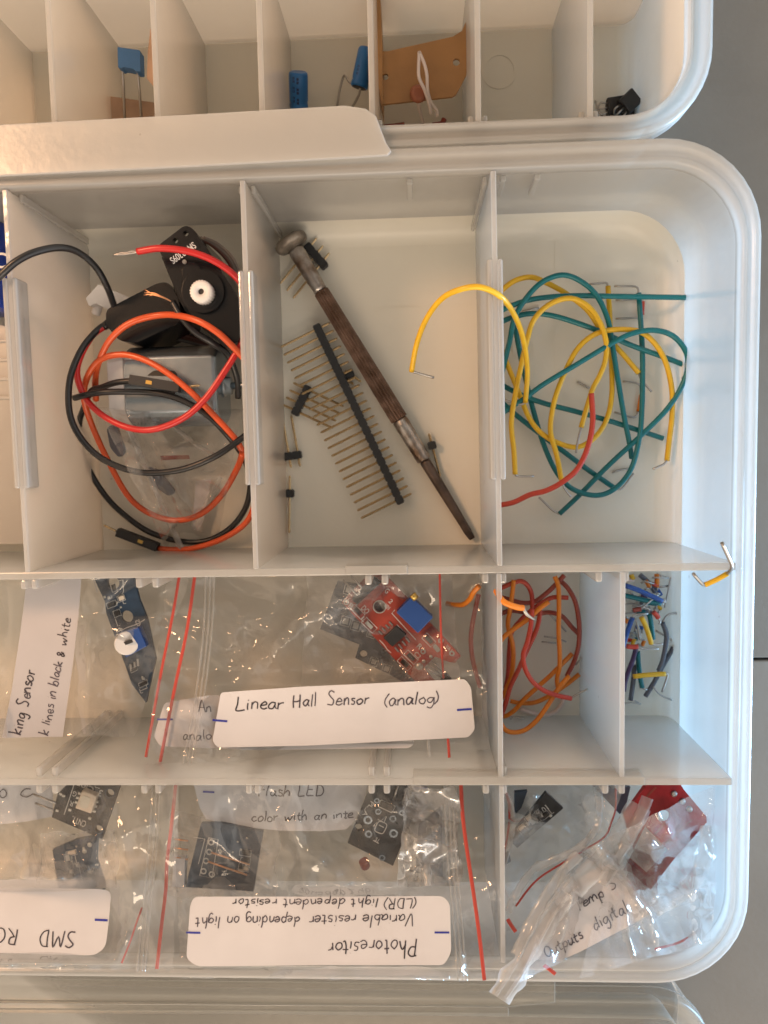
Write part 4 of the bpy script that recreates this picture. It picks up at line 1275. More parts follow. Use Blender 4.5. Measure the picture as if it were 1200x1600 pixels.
def decorate(par, c, u, v, z, seed, nr=5, nd=8):
    """small chips, outlines and solder dots scattered over the board rectangle c +- u +- v (px)"""
    rd = random.Random(seed)
    lu_, lv_ = math.hypot(*u), math.hypot(*v)
    eu, ev = (u[0] / lu_, u[1] / lu_), (v[0] / lv_, v[1] / lv_)
    lines = []
    for i in range(nr):
        a, b = rd.uniform(-.75, .75), rd.uniform(-.75, .75)
        q = (c[0] + a * u[0] + b * v[0], c[1] + a * u[1] + b * v[1])
        k, m_ = (rd.uniform(3.5, 7), rd.uniform(2, 3.5)) if rd.random() < .6 else (rd.uniform(2, 3.5), rd.uniform(3.5, 7))
        du, dv = (eu[0] * k, eu[1] * k), (ev[0] * m_, ev[1] * m_)
        lines.append(rect_outline(q, (du[0] * 1.4, du[1] * 1.4), (dv[0] * 1.5, dv[1] * 1.5)))
        pxbox('component', par, quad(q, du, dv), z, z + rd.uniform(.04, .10), M[rd.choice(('smoke', 'pad', 'smoke', 'led'))], 0)
    for i in range(4):
        a, b = rd.uniform(-.8, .8), rd.uniform(-.8, .8)
        q = (c[0] + a * u[0] + b * v[0], c[1] + a * u[1] + b * v[1]); e = rd.choice((eu, ev)); k = rd.uniform(6, 14)
        lines.append([q, (q[0] + e[0] * k, q[1] + e[1] * k), (q[0] + e[0] * k + e[1] * 4, q[1] + e[1] * k - e[0] * 4)])
    silk(par, lines, z, 1.0)
    for i in range(nd):
        a, b = rd.uniform(-.85, .85), rd.uniform(-.85, .85)
        dot(par, (c[0] + a * u[0] + b * v[0], c[1] + a * u[1] + b * v[1]), rd.uniform(1.5, 2.8), z, th=.02)


# ================================================================== orange wires compartment
OG = 'orange and red wires in the small middle compartment'
zc = lambda l: loc_px(700, 895, .1875, l)
ow = [
    ('red wire hooked over at the top beside the divider', 'rust_red', zc([(440, 130), (490, 105), (550, 82), (605, 70), (650, 92), (690, 155), (703, 250), (695, 400), (688, 515)]), .9, .6, .3),
    ('rust red wire crossing from lower left to upper right', 'rust_red', zc([(450, 1180), (480, 1090), (520, 950), (590, 800), (670, 620), (735, 480), (765, 350), (760, 250)]), 1.0, 1.2, .2),
    ('dull red wire crossing low behind the others', 'rust_red', zc([(480, 960), (500, 850), (510, 650), (530, 500), (600, 400), (700, 310), (800, 240), (880, 205), (1000, 208)]), .4, .8, .2),
    ('bright red wire curling down to a stripped end at the right', 'red_tom', zc([(700, 300), (690, 440), (660, 580), (628, 680), (640, 790), (700, 900), (790, 975), (900, 1020), (1025, 1047)]), 1.6, 1.4, .4),
    ('brown red wire sagging across the top', 'brown_red', zc([(430, 200), (520, 225), (620, 250), (720, 240), (820, 170), (900, 95), (970, 20)]), .7, .9, .0),
    ('brown red wire bent down the right side', 'brown_red', zc([(930, 60), (1000, 130), (1060, 240), (1088, 380), (1095, 500), (1085, 620), (1050, 740), (990, 860)]), .7, .5, .2),
    ('brown red wire from the left to a stripped bend in the middle', 'brown_red', zc([(425, 350), (520, 315), (640, 330), (740, 340), (830, 330), (900, 340), (960, 370), (1030, 450), (1090, 510)]), .5, .5, .2),
    ('orange wire standing upright at the left', 'orange', zc([(548, 60), (535, 180), (515, 320), (500, 440), (535, 580), (545, 700), (530, 850), (480, 980), (440, 1060)]), 1.1, .7, .2),
    ('orange wire sweeping from the divider to the top right', 'orange', zc([(425, 730), (435, 640), (430, 590), (470, 530), (560, 460), (660, 390), (760, 300), (840, 240)]), 1.2, 1.5, .1),
    ('orange wire hanging straight down at the right', 'orange', zc([(890, 30), (920, 120), (925, 300), (922, 480), (930, 650), (930, 780), (910, 880), (915, 950)]), 1.0, .9, .1),
    ('orange wire looping low along the bottom', 'orange', zc([(425, 1190), (440, 1250), (480, 1310), (550, 1330), (640, 1310), (730, 1240), (800, 1150), (860, 1060), (930, 950), (1010, 860)]), 1.6, 1.2, .2),
    ('orange wire rising from the lower left to the right wall', 'orange', zc([(430, 1195), (490, 1190), (560, 1140), (640, 1050), (760, 940), (860, 850), (950, 760), (1035, 675)]), .6, .5, .2),
    ('orange wire lying lowest, bending up at the right', 'orange', zc([(520, 1070), (600, 1085), (700, 1085), (800, 1050), (900, 990), (1000, 920), (1095, 845)]), .25, .25, .0),
    ('pale pink wire curved along the floor', 'white_wire', zc([(600, 1130), (690, 1165), (800, 1185), (880, 1165), (940, 1110), (970, 1030)]), .15, .15, .0),
]
for lab, m_, pts, z0, z1, bw in ow:
    wire('hookup_wire', lab, pts, RW * .92, M[m_], z0, z1, bw, group=OG)
o = [x for x in C.objects if x.get('label') == 'bright red wire curling down to a stripped end at the right'][0]
ob('bare_end', tube(MB(), spline(wpts(zc([(1025, 1047), (1080, 1010), (1170, 970)]), 1.4), 4), .03, 6), M['tin'], o)
wire('hookup_wire', 'short orange wire poking over the divider top with a doubled bare tip', zc([(400, 150, 4.0), (440, 215, 4.3), (470, 245, 4.35), (530, 272, 4.35), (590, 290, 4.3), (628, 292, 4.25)]), RW, M['orange'],
     bare=[zc([(625, 285, 4.25), (635, 320, 4.2), (660, 355, 4.15), (722, 392, 4.05)]), zc([(632, 290, 4.3), (645, 320, 4.22), (668, 352, 4.17), (722, 394, 4.05)])], group=OG)
wire('hookup_wire', 'orange wire end seen left of the divider at the bag edge', zc([(-10, 255, 1.6), (60, 268, 1.8), (130, 262, 2.0), (180, 220, 2.2), (215, 160, 2.4), (260, 110, 2.5)]), RW * .95, M['orange'], group=OG)
wire('hookup_wire', 'dark red wire bowed beside the red zip line, left of the divider', zc([(255, 180, 1.0), (235, 270, 1.1), (205, 420, 1.2), (190, 560, 1.2), (205, 720, 1.1), (240, 860, .9), (268, 950, .7)]), RW * .95, M['rust_red'], group=OG)
for lab, l in (('bare wire ends crossing in the middle of the orange wires', [(830, 330), (900, 400), (985, 490)]), ('bare wire snippet at the centre right, upper of two', [(800, 530), (900, 545), (985, 575)]), ('bare wire snippet at the centre right, lower of two', [(780, 575), (900, 585)]),
               ('bare wire snippet at the lower left of the orange wires', [(520, 1215), (550, 1200), (630, 1215)]), ('bare wire tip against the right wall of the orange wires', [(1060, 770), (1125, 700)])):
    o = ob('wire_snippet', tube(MB(), spline(wpts(zc(l), .3), 4), .028, 6), M['tin']); tag(o, lab, 'wire', 'bare wire snippets')

# ================================================================== small jumper links compartment
JG2 = 'short jumper links in the small right compartment'
zj = lambda l: loc_px(960, 890, .1376, l)
jl = [
    ('blue jumper link lying at the top under the cross wall', 'blue', [(120, 180), (250, 225), (400, 290), (545, 360)], [[(545, 360), (575, 370), (560, 330)]], .9),
    ('teal jumper link just below the blue one', 'teal', [(100, 290), (230, 320), (380, 355), (530, 385)], [[(530, 385), (560, 390)]], .75),
    ('blue jumper link standing by the divider', 'blue', [(205, 545), (170, 640), (130, 760), (100, 870)], [[(205, 545), (230, 515), (380, 500)]], .9),
    ('yellow jumper link slanting in the middle', 'yellow', [(305, 540), (350, 630), (390, 740), (420, 845)], [[(420, 845), (470, 855), (550, 840)]], 1.0),
    ('teal jumper link beside the slanting yellow one', 'teal', [(395, 500), (415, 600), (430, 720), (440, 790)], [[(395, 500), (380, 440), (200, 410)]], .7),
    ('orange red jumper link at the right of the heap', 'red_tom', [(440, 480), (480, 520), (500, 550)], [[(500, 550), (520, 600), (500, 620)]], .8),
    ('orange jumper link close to the divider', 'orange', [(110, 575), (160, 590)], [[(160, 590), (240, 560), (290, 800)]], .6),
    ('red jumper link lying across the purple one', 'red_tom', [(135, 870), (200, 878), (268, 875)], [[(268, 875), (330, 900), (500, 900)]], .8),
    ('purple jumper link leaning along the divider', 'purple', [(245, 890), (215, 1010), (170, 1130), (125, 1260), (105, 1380)], [], .5),
    ('dark jumper link below the purple one', 'grey_wire', [(230, 1080), (215, 1250), (185, 1480)], [[(185, 1480), (250, 1500), (290, 1530)]], .25),
    ('teal jumper link pointing down to the floor', 'teal', [(265, 930), (275, 1080), (295, 1230), (315, 1340)], [[(315, 1340), (370, 1370)]], .4),
    ('grey jumper link bent at the right', 'grey_wire', [(545, 600), (575, 680), (592, 760), (575, 900), (545, 1040), (500, 1150)], [[(545, 600), (600, 520), (690, 495), (780, 520)]], .5),
    ('long grey jumper link running down to the left', 'grey_wire', [(690, 850), (620, 970), (540, 1110), (450, 1280), (350, 1440)], [[(690, 850), (650, 800), (470, 690)]], .3),
    ('yellow jumper link lying level near the bottom', 'yellow', [(215, 1215), (340, 1200), (460, 1190), (580, 1185)], [[(580, 1185), (605, 1200), (540, 1390)]], .9),
    ('grey jumper link at the top right corner of the heap', 'grey_wire', [(290, 60), (370, 130), (430, 200), (460, 260)], [[(460, 260), (520, 280)]], .3),
    ('orange jumper link at the top under the cross wall', 'orange', [(480, 50), (485, 130), (480, 200)], [[(480, 50), (600, 95)], [(480, 200), (620, 185)]], .4),
    ('olive yellow jumper link peeping at the top left of the heap', 'yellow', [(190, 60), (205, 90), (215, 110)], [], .3),
    ('dark red jumper link under the crossing bare wires', 'brown_red', [(210, 465), (260, 455), (300, 450)], [[(300, 450), (380, 380), (490, 290)]], .8),
]
for lab, m_, body, legs, z in jl:
    jumper(lab, zj(body), [zj(l) for l in legs], M[m_], z, JG2, r=.075)
for i, l in enumerate(([(110, 400), (200, 385), (330, 400)], [(120, 500), (220, 495), (360, 500)], [(180, 720), (240, 715)], [(250, 590), (290, 700), (295, 800)], [(100, 1520), (190, 1515), (300, 1525)], [(440, 1330), (520, 1420), (650, 1480)], [(640, 90), (610, 250), (570, 430)], [(110, 520), (160, 560)], [(430, 90), (620, 95)], [(330, 130), (450, 160)])):
    o = ob('wire_snippet', tube(MB(), spline(wpts(zj(l), .15 + .05 * i), 4), .028, 6), M['tin']); tag(o, 'bare grey wire leg lying among the short jumper links', 'wire', 'bare legs among the jumper links')

rl = random.Random(77)
cols = ['blue', 'teal', 'grey_wire', 'yellow', 'red_tom', 'orange', 'purple', 'white_wire']
words = {'blue': 'blue', 'teal': 'teal', 'grey_wire': 'grey', 'yellow': 'yellow', 'red_tom': 'red', 'orange': 'orange', 'purple': 'purple', 'white_wire': 'pale pink'}
for i in range(18):
    c_ = cols[i % 8]
    x0_, y0_ = rl.uniform(140, 540), rl.choice((rl.uniform(90, 420), rl.uniform(380, 860)))
    an = rl.uniform(0, math.pi); ln = rl.uniform(45, 120)
    e1 = (x0_ + ln * math.cos(an), y0_ + ln * math.sin(an))
    pa, pb = (x0_, y0_), e1
    n_x, n_y = -math.sin(an) * 60, math.cos(an) * 60
    jumper('tiny %s jumper link buried among the others in the heap' % words[c_], zj([pa, ((pa[0] + pb[0]) / 2 + rl.uniform(-6, 6), (pa[1] + pb[1]) / 2), pb]), [zj([pa, (pa[0] + n_x, pa[1] + n_y)]), zj([pb, (pb[0] + n_x, pb[1] + n_y)])], M[c_], rl.uniform(.12, .5), JG2, r=.06)

# ================================================================== middle row, left bag
z1f = bag_z(2.5, 3.2, 905, 1160)
b1 = thing('zip_bag', 'clear zip bag with paper label written sideways, at the left edge', 'bag', P(120, 1030, .1), 'labelled zip bags')
film_sheet(b1, [(-40, 893), (300, 893), (210, 1150), (-40, 1152)], z1f, .16, 3, 84, 64, flat=[(15, 915, 115, 1150)])
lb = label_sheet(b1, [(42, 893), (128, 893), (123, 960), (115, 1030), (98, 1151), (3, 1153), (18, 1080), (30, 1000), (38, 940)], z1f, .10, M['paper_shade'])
zl_ = lambda x, y: z1f(x, y) + .12
write('handwriting', 'king Sensor', (33, 1150), (22, -103), 19, zl_, lb, 2.6, slant=.05, seed=2)
write('handwriting', 'k lines in black & white', (75, 1150), (36, -184), 15, zl_, lb, 2.2, slant=.05, seed=5)

pr = thing('sensor_board', 'dark blue sensor board with round white trimmer in the left bag', 'circuit board', P(195, 1000, .2))
z = 2.3
plate('board', pr, [(136, 878), (203, 878), (217, 936), (230, 968), (243, 1030), (228, 1098), (206, 1069), (181, 999), (166, 958), (164, 940), (152, 915)], z, .12, M['pcb_blue'], [pxcirc(177, 911, 9.5, z), pxcirc(198.5, 963.5, 9.5, z)])
pxbox('trimmer', pr, [(184, 990), (216, 980), (229, 1010), (196, 1028)], z, z + .28, M['pot_blue'])
tr = pr
mb = lathe(MB(), P(198, 1005, z + .28), P(198, 1005, z + .40), [(0, .33), (.08, .33), (.11, .30)], 32); dl = ob('trimmer_dial', mb, M['white_plastic'], pr)
mb = MB(); obox(mb, P(188, 1008, z + .4)[:2], P(207, 1001, z + .4)[:2], .10, z + .392, z + .402); ob('slot', mb, M['smoke'], dl)  # near-black bar stands for the shade in the dial's slot
for q in ((205, 1043), (211, 1040), (216, 1035)):
    mb = MB(); obox(mb, P(q[0], q[1] - 6, z)[:2], P(q[0] + 1, q[1] + 5, z)[:2], .06, z, z + .05); ob('pin', mb, M['tin'], pr)
silk(pr, [[(182, 988), (200, 980), (215, 975), (226, 968)], [(146, 905), (152, 925)], [(184, 908), (192, 906), (193, 925), (186, 935)]], z)
decorate(pr, (180, 940), (16, -6), (10, 32), z, 3, 4, 6); decorate(pr, (217, 1060), (9, -4), (7, 26), z, 4, 2, 4)
printed('silkscreen', 'R3', (186, 1000), (6, -18), 7, z + .004, pr); printed('silkscreen', 'R2', (222, 981), (-5, -14), 7, z + .004, pr)

# ================================================================== middle row, right bag(s)
z2f = bag_z(2.55, 3.35, 905, 1190)
b2 = thing('zip_bag', 'clear zip bag labelled Linear Hall Sensor (analog), red zip lines', 'bag', P(480, 1050, .1), 'labelled zip bags')
film_sheet(b2, [(262, 893), (752, 893), (764, 1172), (228, 1196)], z2f, .15, 11, 130, 78, flat=[(335, 1070, 738, 1160)])
lab2 = label_sheet(b2, rpoly([(345, 1082), (470, 1073), (600, 1067), (727, 1061), (736, 1074), (742, 1140), (732, 1152), (600, 1159), (480, 1165), (340, 1168), (332, 1158)], 5), z2f, .15)
zl2 = lambda x, y: z2f(x, y) + .172
write('handwriting', 'Linear', (367, 1110), (76, -4), 21, zl2, lab2, 2.3, slant=.12, seed=3)
write('handwriting', 'Hall', (456, 1106), (38, -3), 22, zl2, lab2, 2.3, slant=.12, seed=4)
write('handwriting', 'Sensor', (510, 1103), (68, -3), 21, zl2, lab2, 2.3, slant=.1, seed=6)
write('handwriting', '(analog)', (599, 1103), (92, -6), 20, zl2, lab2, 2.3, slant=.12, seed=7)
for l in ([(332, 1125), (343, 1126), (355, 1127)], [(714, 1109.5), (726, 1108.5), (737, 1108)]):
    mb = MB(); ribbon_px(mb, l, 3.2, zl2); ob('blue_mark', mb, M['ink_blue'], lab2)
lab1 = label_sheet(b2, rpoly([(257, 1098), (330, 1086), (345, 1086), (345, 1150), (640, 1150), (649, 1160), (640, 1169), (400, 1172), (250, 1166), (240, 1150)], 6), lambda x, y: z2f(x, y) - .14, .0, M['paper'])
zl1 = lambda x, y: z2f(x, y) - .12
write('handwriting', 'An', (310, 1112), (22, 0), 17, zl1, lab1, 2.0, seed=8)
write('handwriting', 'analo', (285, 1156), (46, 0), 17, zl1, lab1, 1.9, seed=9)
mb = MB(); ribbon_px(mb, [(245, 1124), (258, 1124), (270, 1124)], 3.0, zl1); ob('blue_mark', mb, M['ink_blue'], lab1)
band(b2, [(281, 895), (270, 960), (252, 1050), (228, 1183)], 4.6, z2f, M['zip_red'], 'zip_line', off=-.05)
band(b2, [(305, 895), (292, 985), (272, 1080), (249, 1197)], 5.2, z2f, M['zip_red'], 'zip_line', off=.0)
band(b2, [(687, 893), (689, 985), (693, 1060)], 3.4, z2f, M['zip_red'], 'zip_line', off=-.22)
band(b2, [(700, 1153), (702, 1184)], 4.2, z2f, M['zip_red'], 'zip_line', off=.1)
for dx in (0, 7, 13):
    band(b2, [(322 + dx, 895), (318 + dx, 985), (306 + dx, 1085), (286 + dx, 1196)], 3.2, z2f, M['zip'], 'zip_ridge', off=.13, th=.06)
band(b2, [(668, 1150), (671, 1182)], 5, z2f, M['zip'], 'zip_ridge', off=.1, th=.05)

rb = thing('sensor_board', 'red sensor board with blue trimmer and black chip in the hall sensor bag', 'circuit board', P(625, 985, .3))
z = 2.15
plate('board', rb, [(534, 941), (577, 896), (598, 893), (720, 1025), (711, 1036), (700, 1034), (680, 1026), (662, 1043), (690, 1078), (663, 1080), (650, 1066)], z, .14, M['pcb_red'], [pxcirc(593, 948, 9, z)])
ring(rb, (593, 948), 9, 10.5, z)
U = (.72, .69); W_ = (.69, -.72)     # board axes in px
pxbox('trimmer', rb, [(619, 957), (643, 932), (677, 965), (653, 990)], z, z + .34, M['pot_blue'], .03)
mb = lathe(MB(), P(650, 936, z + .30), P(641, 925, z + .30), [(0, .10), (.16, .10), (.17, .08)], 16); ob('trimmer_screw', mb, M['brass'], rb)
pxbox('chip', rb, [(599, 997), (619, 978), (635, 992), (613, 1011)], z, z + .14, M['black_matte'], .02)
for i in range(4):
    for a_, d_ in (((597 + 5.5 * i, 991 - 4.8 * i), (-3.2, -3.2)), ((617 + 5.7 * i, 1011 - 5.0 * i), (3.4, 4.2))):
        mb = MB(); obox(mb, P(*a_, z)[:2], P(a_[0] + d_[0] * 1.7, a_[1] + d_[1] * 1.7, z)[:2], .042, z, z + .04); ob('chip_pin', mb, M['tin'], rb)
pxbox('pin_header', rb, [(549, 937), (583, 901), (596, 910), (558, 945)], z, z + .2, M['black_matte'], .02)
for q in ([(558, 930), (536, 906)], [(565, 918), (549, 900)]):
    mb = lathe(MB(), P(*q[0], z + .3), P(*q[1], z + .2), [(0, .035), ((P(*q[0], z) - P(*q[1], z)).length, .03)], 6); ob('pin', mb, M['tin'], rb)
silk(rb, [rect_outline((559, 956), (8, 8), (3.5, -3.5)), rect_outline((577, 977), (8.5, 8.5), (4, -4)), rect_outline((642, 1027), (8, 8), (3.5, -3.5)), rect_outline((632, 1037), (8, 8), (3.5, -3.5)), rect_outline((670, 1000), (7, 7), (4, -4)),
           [(548, 934), (540, 940), (556, 946), (598, 906)], [(617, 953), (612, 958), (650, 1000)], [(593, 1000), (597, 1004), (602, 1010), (605, 1015), (611, 1020)], [(620, 976), (634, 990)]], z, 1.1)
for c_, m_ in (((559, 956), 'smoke'), ((577, 977), 'pad'), ((642, 1027), 'smoke'), ((632, 1037), 'smoke'), ((670, 1000), 'smoke')):
    pxbox('resistor', rb, quad(c_, (4.5, 4.5), (2, -2)), z, z + .06, M[m_], 0)
for c_ in ((689, 1001), (706, 1021), (661, 1018), (541, 941)): ring(rb, c_, 2.0, 4.4, z)
pxbox('pad', rb, rpoly(quad((682, 1013), (4, 5), (2.5, -2.5)), 3), z, z + .012, M['pad'], 0)
dot(rb, (655, 1041), 6, z, th=.06); dot(rb, (662, 1033), 3, z); dot(rb, (673, 1026), 3, z)
for t_, o_, v_, h_ in (('R5', (543, 947), (9, 9), 8), ('DO', (563, 951), (9, 9), 9), ('L1', (563, 967), (8, 8), 7), ('G', (600, 924), (4, 4), 8), ('2', (606, 940), (4, 4), 7), ('R1', (650, 1010), (8, 8), 8), ('C2', (646, 1022), (8, 8), 7), ('10K', (611, 950), (-8, -8), 6), ('VA1', (695, 1011), (8, 8), 6)):
    printed('silkscreen', t_, o_, v_, h_, z + .003, rb)
sb = thing('hall_sensor', 'small black sensor head on silver legs at the end of the red board', 'component', P(695, 1050, .5))
pxbox('head', sb, [(697, 1053), (706, 1062), (700, 1072), (688, 1064)], 2.3, 2.5, M['black_matte'])
for k in range(3): ob('leg', tube(MB(), [P(664 + 5 * k, 1042 - 5 * k, 2.3), P(692 + 4 * k, 1060 - 1 * k, 2.4)], .02, 5), M['tin'], sb)
for lab, poly, hl, boxes, zz in (('dark board with square pads lying left under the red board', [(527, 908), (570, 915), (640, 1010), (590, 1018), (500, 983)], [], [((540, 971), 7), ((556, 978), 7), ((545, 922), 7), ((580, 990), 6)], 1.35),
                             ('dark narrow board lowest under the red board', [(562, 1006), (640, 1030), (690, 1078), (640, 1070), (555, 1028)], [(568, 1022)], [((584, 1034), 6), ((604, 1045), 6)], 1.2)):
    t = thing('sensor_board', lab, 'circuit board', P(poly[0][0] + 30, poly[0][1] + 40, .2))
    plate('board', t, poly, zz, .13, M['pcb_blue'], [pxcirc(c_[0], c_[1], 6, zz) for c_ in hl])
    silk(t, [rect_outline(c_, (r_, 2), (-2, r_)) for c_, r_ in boxes], zz, 1.2)
    for c_, r_ in boxes: pxbox('component', t, quad(c_, (r_ * .6, 1.2), (-1.2, r_ * .6)), zz, zz + .08, M['pad'], 0)
b2b = thing('zip_bag', 'inner clear bag behind the hall sensor bag, holding the two dark boards', 'bag', P(560, 980, .1), 'labelled zip bags')
film_sheet(b2b, [(480, 893), (705, 893), (720, 1085), (470, 1085)], bag_z(1.75, 1.9, 900, 1085), .10, 17, 60, 46, m=M['film_milky'])

# ================================================================== front row, left bag
z3f = bag_z(2.7, 4.52, 1232, 1520)
b3 = thing('zip_bag', 'clear zip bag with upside down label reading SMD RG, at the left edge', 'bag', P(120, 1380, .1), 'labelled zip bags')
film_sheet(b3, [(-40, 1222), (280, 1222), (270, 1516), (-40, 1514)], z3f, .17, 23, 84, 76, flat=[(-40, 1395, 165, 1485)])
lb = label_sheet(b3, rpoly([(-40, 1386), (158, 1389), (174, 1393), (170, 1440), (165, 1480), (148, 1493), (-40, 1488)], 10), z3f, .14)
zl3 = lambda x, y: z3f(x, y) + .163
write('handwriting', 'SMD', (120, 1456), (-57, -3), 25, zl3, lb, 2.5, seed=11, slant=.1)
write('handwriting', 'RGB', (29, 1452), (-52, -2), 24, zl3, lb, 2.5, seed=12, slant=.1)
mb = MB(); ribbon_px(mb, [(148, 1437), (158, 1437.5), (168, 1438)], 3.6, zl3); ob('blue_mark', mb, M['ink_blue'], lb)
band(b3, [(275, 1222), (268, 1290), (261, 1345), (259, 1390), (252, 1450), (245, 1514)], 5.5, z3f, M['zip_red'], 'zip_line', off=.12)
band(b3, [(222, 1418), (214, 1440), (204, 1470), (190, 1505)], 3.0, z3f, M['zip_red'], 'zip_line', off=.06)
for dx in (0, 7, 12):
    band(b3, [(238 + dx, 1224), (232 + dx, 1330), (222 + dx, 1430), (214 + dx, 1518)], 3.2, z3f, M['zip'], 'zip_ridge', off=.12, th=.06)

lbd = thing('led_board', 'black board with square cream colour LED in the left front bag', 'circuit board', P(130, 1265, .5))
z = 2.45
plate('board', lbd, [(81, 1277), (97, 1212), (130, 1200), (187, 1229), (159, 1311)], z, .13, M['pcb_black'], [pxcirc(172, 1239, 6.5, z), pxcirc(154.5, 1295.5, 6.5, z)])
for c_ in ((172, 1239), (154.5, 1295.5)): ring(lbd, c_, 6.5, 8, z, M['pcb_blue'])
pxbox('led', lbd, [(128, 1235), (151, 1244), (142, 1272), (117, 1263)], z, z + .22, M['led'], .03)
pxbox('led_lens', lbd, rpoly([(128, 1242), (142, 1247), (136, 1265), (123, 1260)], 5), z + .22, z + .228, M['led_face'], 0)
for c_ in ((124, 1240), (121, 1247), (119, 1254), (151, 1253), (149, 1260), (147, 1268), (94, 1241), (99, 1244), (89, 1267), (109, 1266), (140, 1279)):
    pxbox('solder_joint', lbd, quad(c_, (2.2, .8), (-.7, 1.8)), z, z + .05, M['pad'], .01)
silk(lbd, [[(116, 1224), (108, 1250), (100, 1273)]], z, 1.2)
printed('silkscreen', 'CNT1.', (136, 1284), (-22, -9), 10, z + .004, lbd)
printed('silkscreen', '3_Clor', (162, 1236), (-40, -15), 10, z + .004, lbd)
for t_, o_ in (('G', (121, 1238)), ('R', (116, 1253))): printed('silkscreen', t_, o_, (-6, -2), 8, z + .004, lbd)
for q in ([(88, 1255), (50, 1240)], [(84, 1266), (53, 1254)]):
    mb = lathe(MB(), P(*q[0], z), P(*q[1], z - .1), [(0, .035), ((P(*q[0], z) - P(*q[1], z)).length, .03)], 6); ob('pin', mb, M['tin'], lbd)
t = thing('led_board', 'dark blue board behind glints, between the cream LED and the SMD label', 'circuit board', P(120, 1360, .3))
plate('board', t, [(82, 1328), (120, 1312), (152, 1306), (150, 1345), (164, 1386), (160, 1398), (92, 1398)], 2.5, .13, M['pcb_blue'])
decorate(t, (122, 1352), (30, -8), (8, 34), 2.5, 5, 6, 8)
for c_ in ((110, 1340), (122, 1352), (132, 1330), (112, 1362), (140, 1320)): dot(t, c_, 4, 2.5)
lo = bag_z(1.9, 2.2, 1230, 1290)
pb = thing('label_card', 'pale bluish label with penned letters behind the LED board', 'label', P(35, 1255, .5))
l_ = label_sheet(pb, [(-40, 1218), (84, 1218), (82, 1276), (40, 1284), (-40, 1292)], lo, 0, M['paper_dim'])
write('handwriting', 'O', (-2, 1246), (14, 0), 15, lambda x, y: lo(x, y) + .03, l_, 2, seed=31)
write('handwriting', 'c', (32, 1246), (20, -4), 26, lambda x, y: lo(x, y) + .03, l_, 2, seed=32)

# ================================================================== front row, middle bag
z4f = bag_z(2.7, 4.5, 1232, 1520)
b4 = thing('zip_bag', 'clear zip bag with upside down label about the light dependent resistor', 'bag', P(500, 1380, .1), 'labelled zip bags')
film_sheet(b4, [(268, 1222), (778, 1222), (772, 1532), (282, 1528)], z4f, .16, 37, 130, 82, flat=[(300, 1405, 700, 1505)])
lb = label_sheet(b4, rpoly([(303, 1401), (500, 1401), (692, 1400), (703, 1412), (705, 1488), (694, 1508), (500, 1508), (308, 1510), (291, 1498), (297, 1415)], 8), z4f, .15)
zl4 = lambda x, y: z4f(x, y) + .172
write('handwriting', 'Photoresitor', (652, 1468), (-138, 4), 26, zl4, lb, 2.4, seed=13, slant=.1)
write('handwriting', 'Variable resister', (648, 1429), (-166, 2), 18, zl4, lb, 2.1, seed=14, slant=.1)
write('handwriting', 'depending on light', (470, 1431), (-165, 2), 18, zl4, lb, 2.1, seed=15, slant=.1)
write('handwriting', '(LDR) light dependent resistor', (652, 1404), (-288, 1), 15, zl4, lb, 2.0, seed=16, slant=.1)
for l in ([(291, 1457), (302, 1457.3), (313, 1457.5)], [(679, 1457), (690, 1457), (702, 1457)]):
    mb = MB(); ribbon_px(mb, l, 3.2, zl4); ob('blue_mark', mb, M['ink_blue'], lb)
band(b4, [(720, 1222), (723, 1275), (730, 1330), (742, 1410), (750, 1470), (757, 1532)], 6, z4f, M['zip_red'], 'zip_line', off=.12)
for dx in (0, 7, 13):
    band(b4, [(694 + dx, 1224), (699 + dx, 1330), (708 + dx, 1430), (716 + dx, 1533)], 3.2, z4f, M['zip'], 'zip_ridge', off=.12, th=.06)

pd = thing('sensor_board', 'black sensor board with round pads tilted in the front middle bag', 'circuit board', P(600, 1290, .5))
z = 2.45
plate('board', pd, [(583, 1208), (620, 1208), (654, 1256), (614, 1353), (543, 1317), (575, 1238)], z, .13, M['pcb_black'], [pxcirc(560, 1293, 6, z)])
for c_, r_ in (((589, 1251), 4.5), ((591, 1268), 5), ((614, 1279), 5.5), ((628, 1270), 4.5), ((615, 1302), 7), ((575, 1281), 7), ((597, 1340), 5), ((576, 1303), 6)):
    ring(pd, c_, r_ * .55, r_, z, M['steel'])
pxbox('resistor', pd, quad((604, 1260), (9, 4), (-2, 4)), z, z + .06, M['smoke'], .01)
silk(pd, [rect_outline((604, 1260), (11, 5), (-2.5, 5)), rpoly(quad((595, 1293), (7, 3), (-4, 8)), 5) + [rpoly(quad((595, 1293), (7, 3), (-4, 8)), 5)[0]], [(590, 1280), (600, 1285), (604, 1276)], [(592, 1289), (600, 1293)], [(583, 1313), (592, 1318)], [(640, 1247), (632, 1266)]], z, 1.3)
printed('silkscreen', 'PL_A', (580, 1251), (-14, 22), 7, z + .004, pd); printed('silkscreen', 'S1', (585, 1313), (5, 3), 6, z + .004, pd)
for q in ([(615, 1249), (622, 1228)], [(628, 1256), (637, 1232)]):
    mb = lathe(MB(), P(*q[0], z + .1), P(*q[1], z + .1), [(0, .035), ((P(*q[0], z) - P(*q[1], z)).length, .03)], 6); ob('pin', mb, M['tin'], pd)
mb = lathe(MB(), P(572, 1356, z - .3), P(568, 1345, z - .25), [(0, .10), (.04, .14), (.26, .14)], 16); ob('photoresistor', mb, M['brown_red'], pd)
bb = thing('sensor_board', 'dark blue board with two copper coloured pins left in the front middle bag', 'circuit board', P(350, 1340, .5))
z = 2.5
plate('board', bb, [(314, 1287), (345, 1287), (411, 1300), (396, 1393), (290, 1386)], z, .13, M['pcb_blue'])
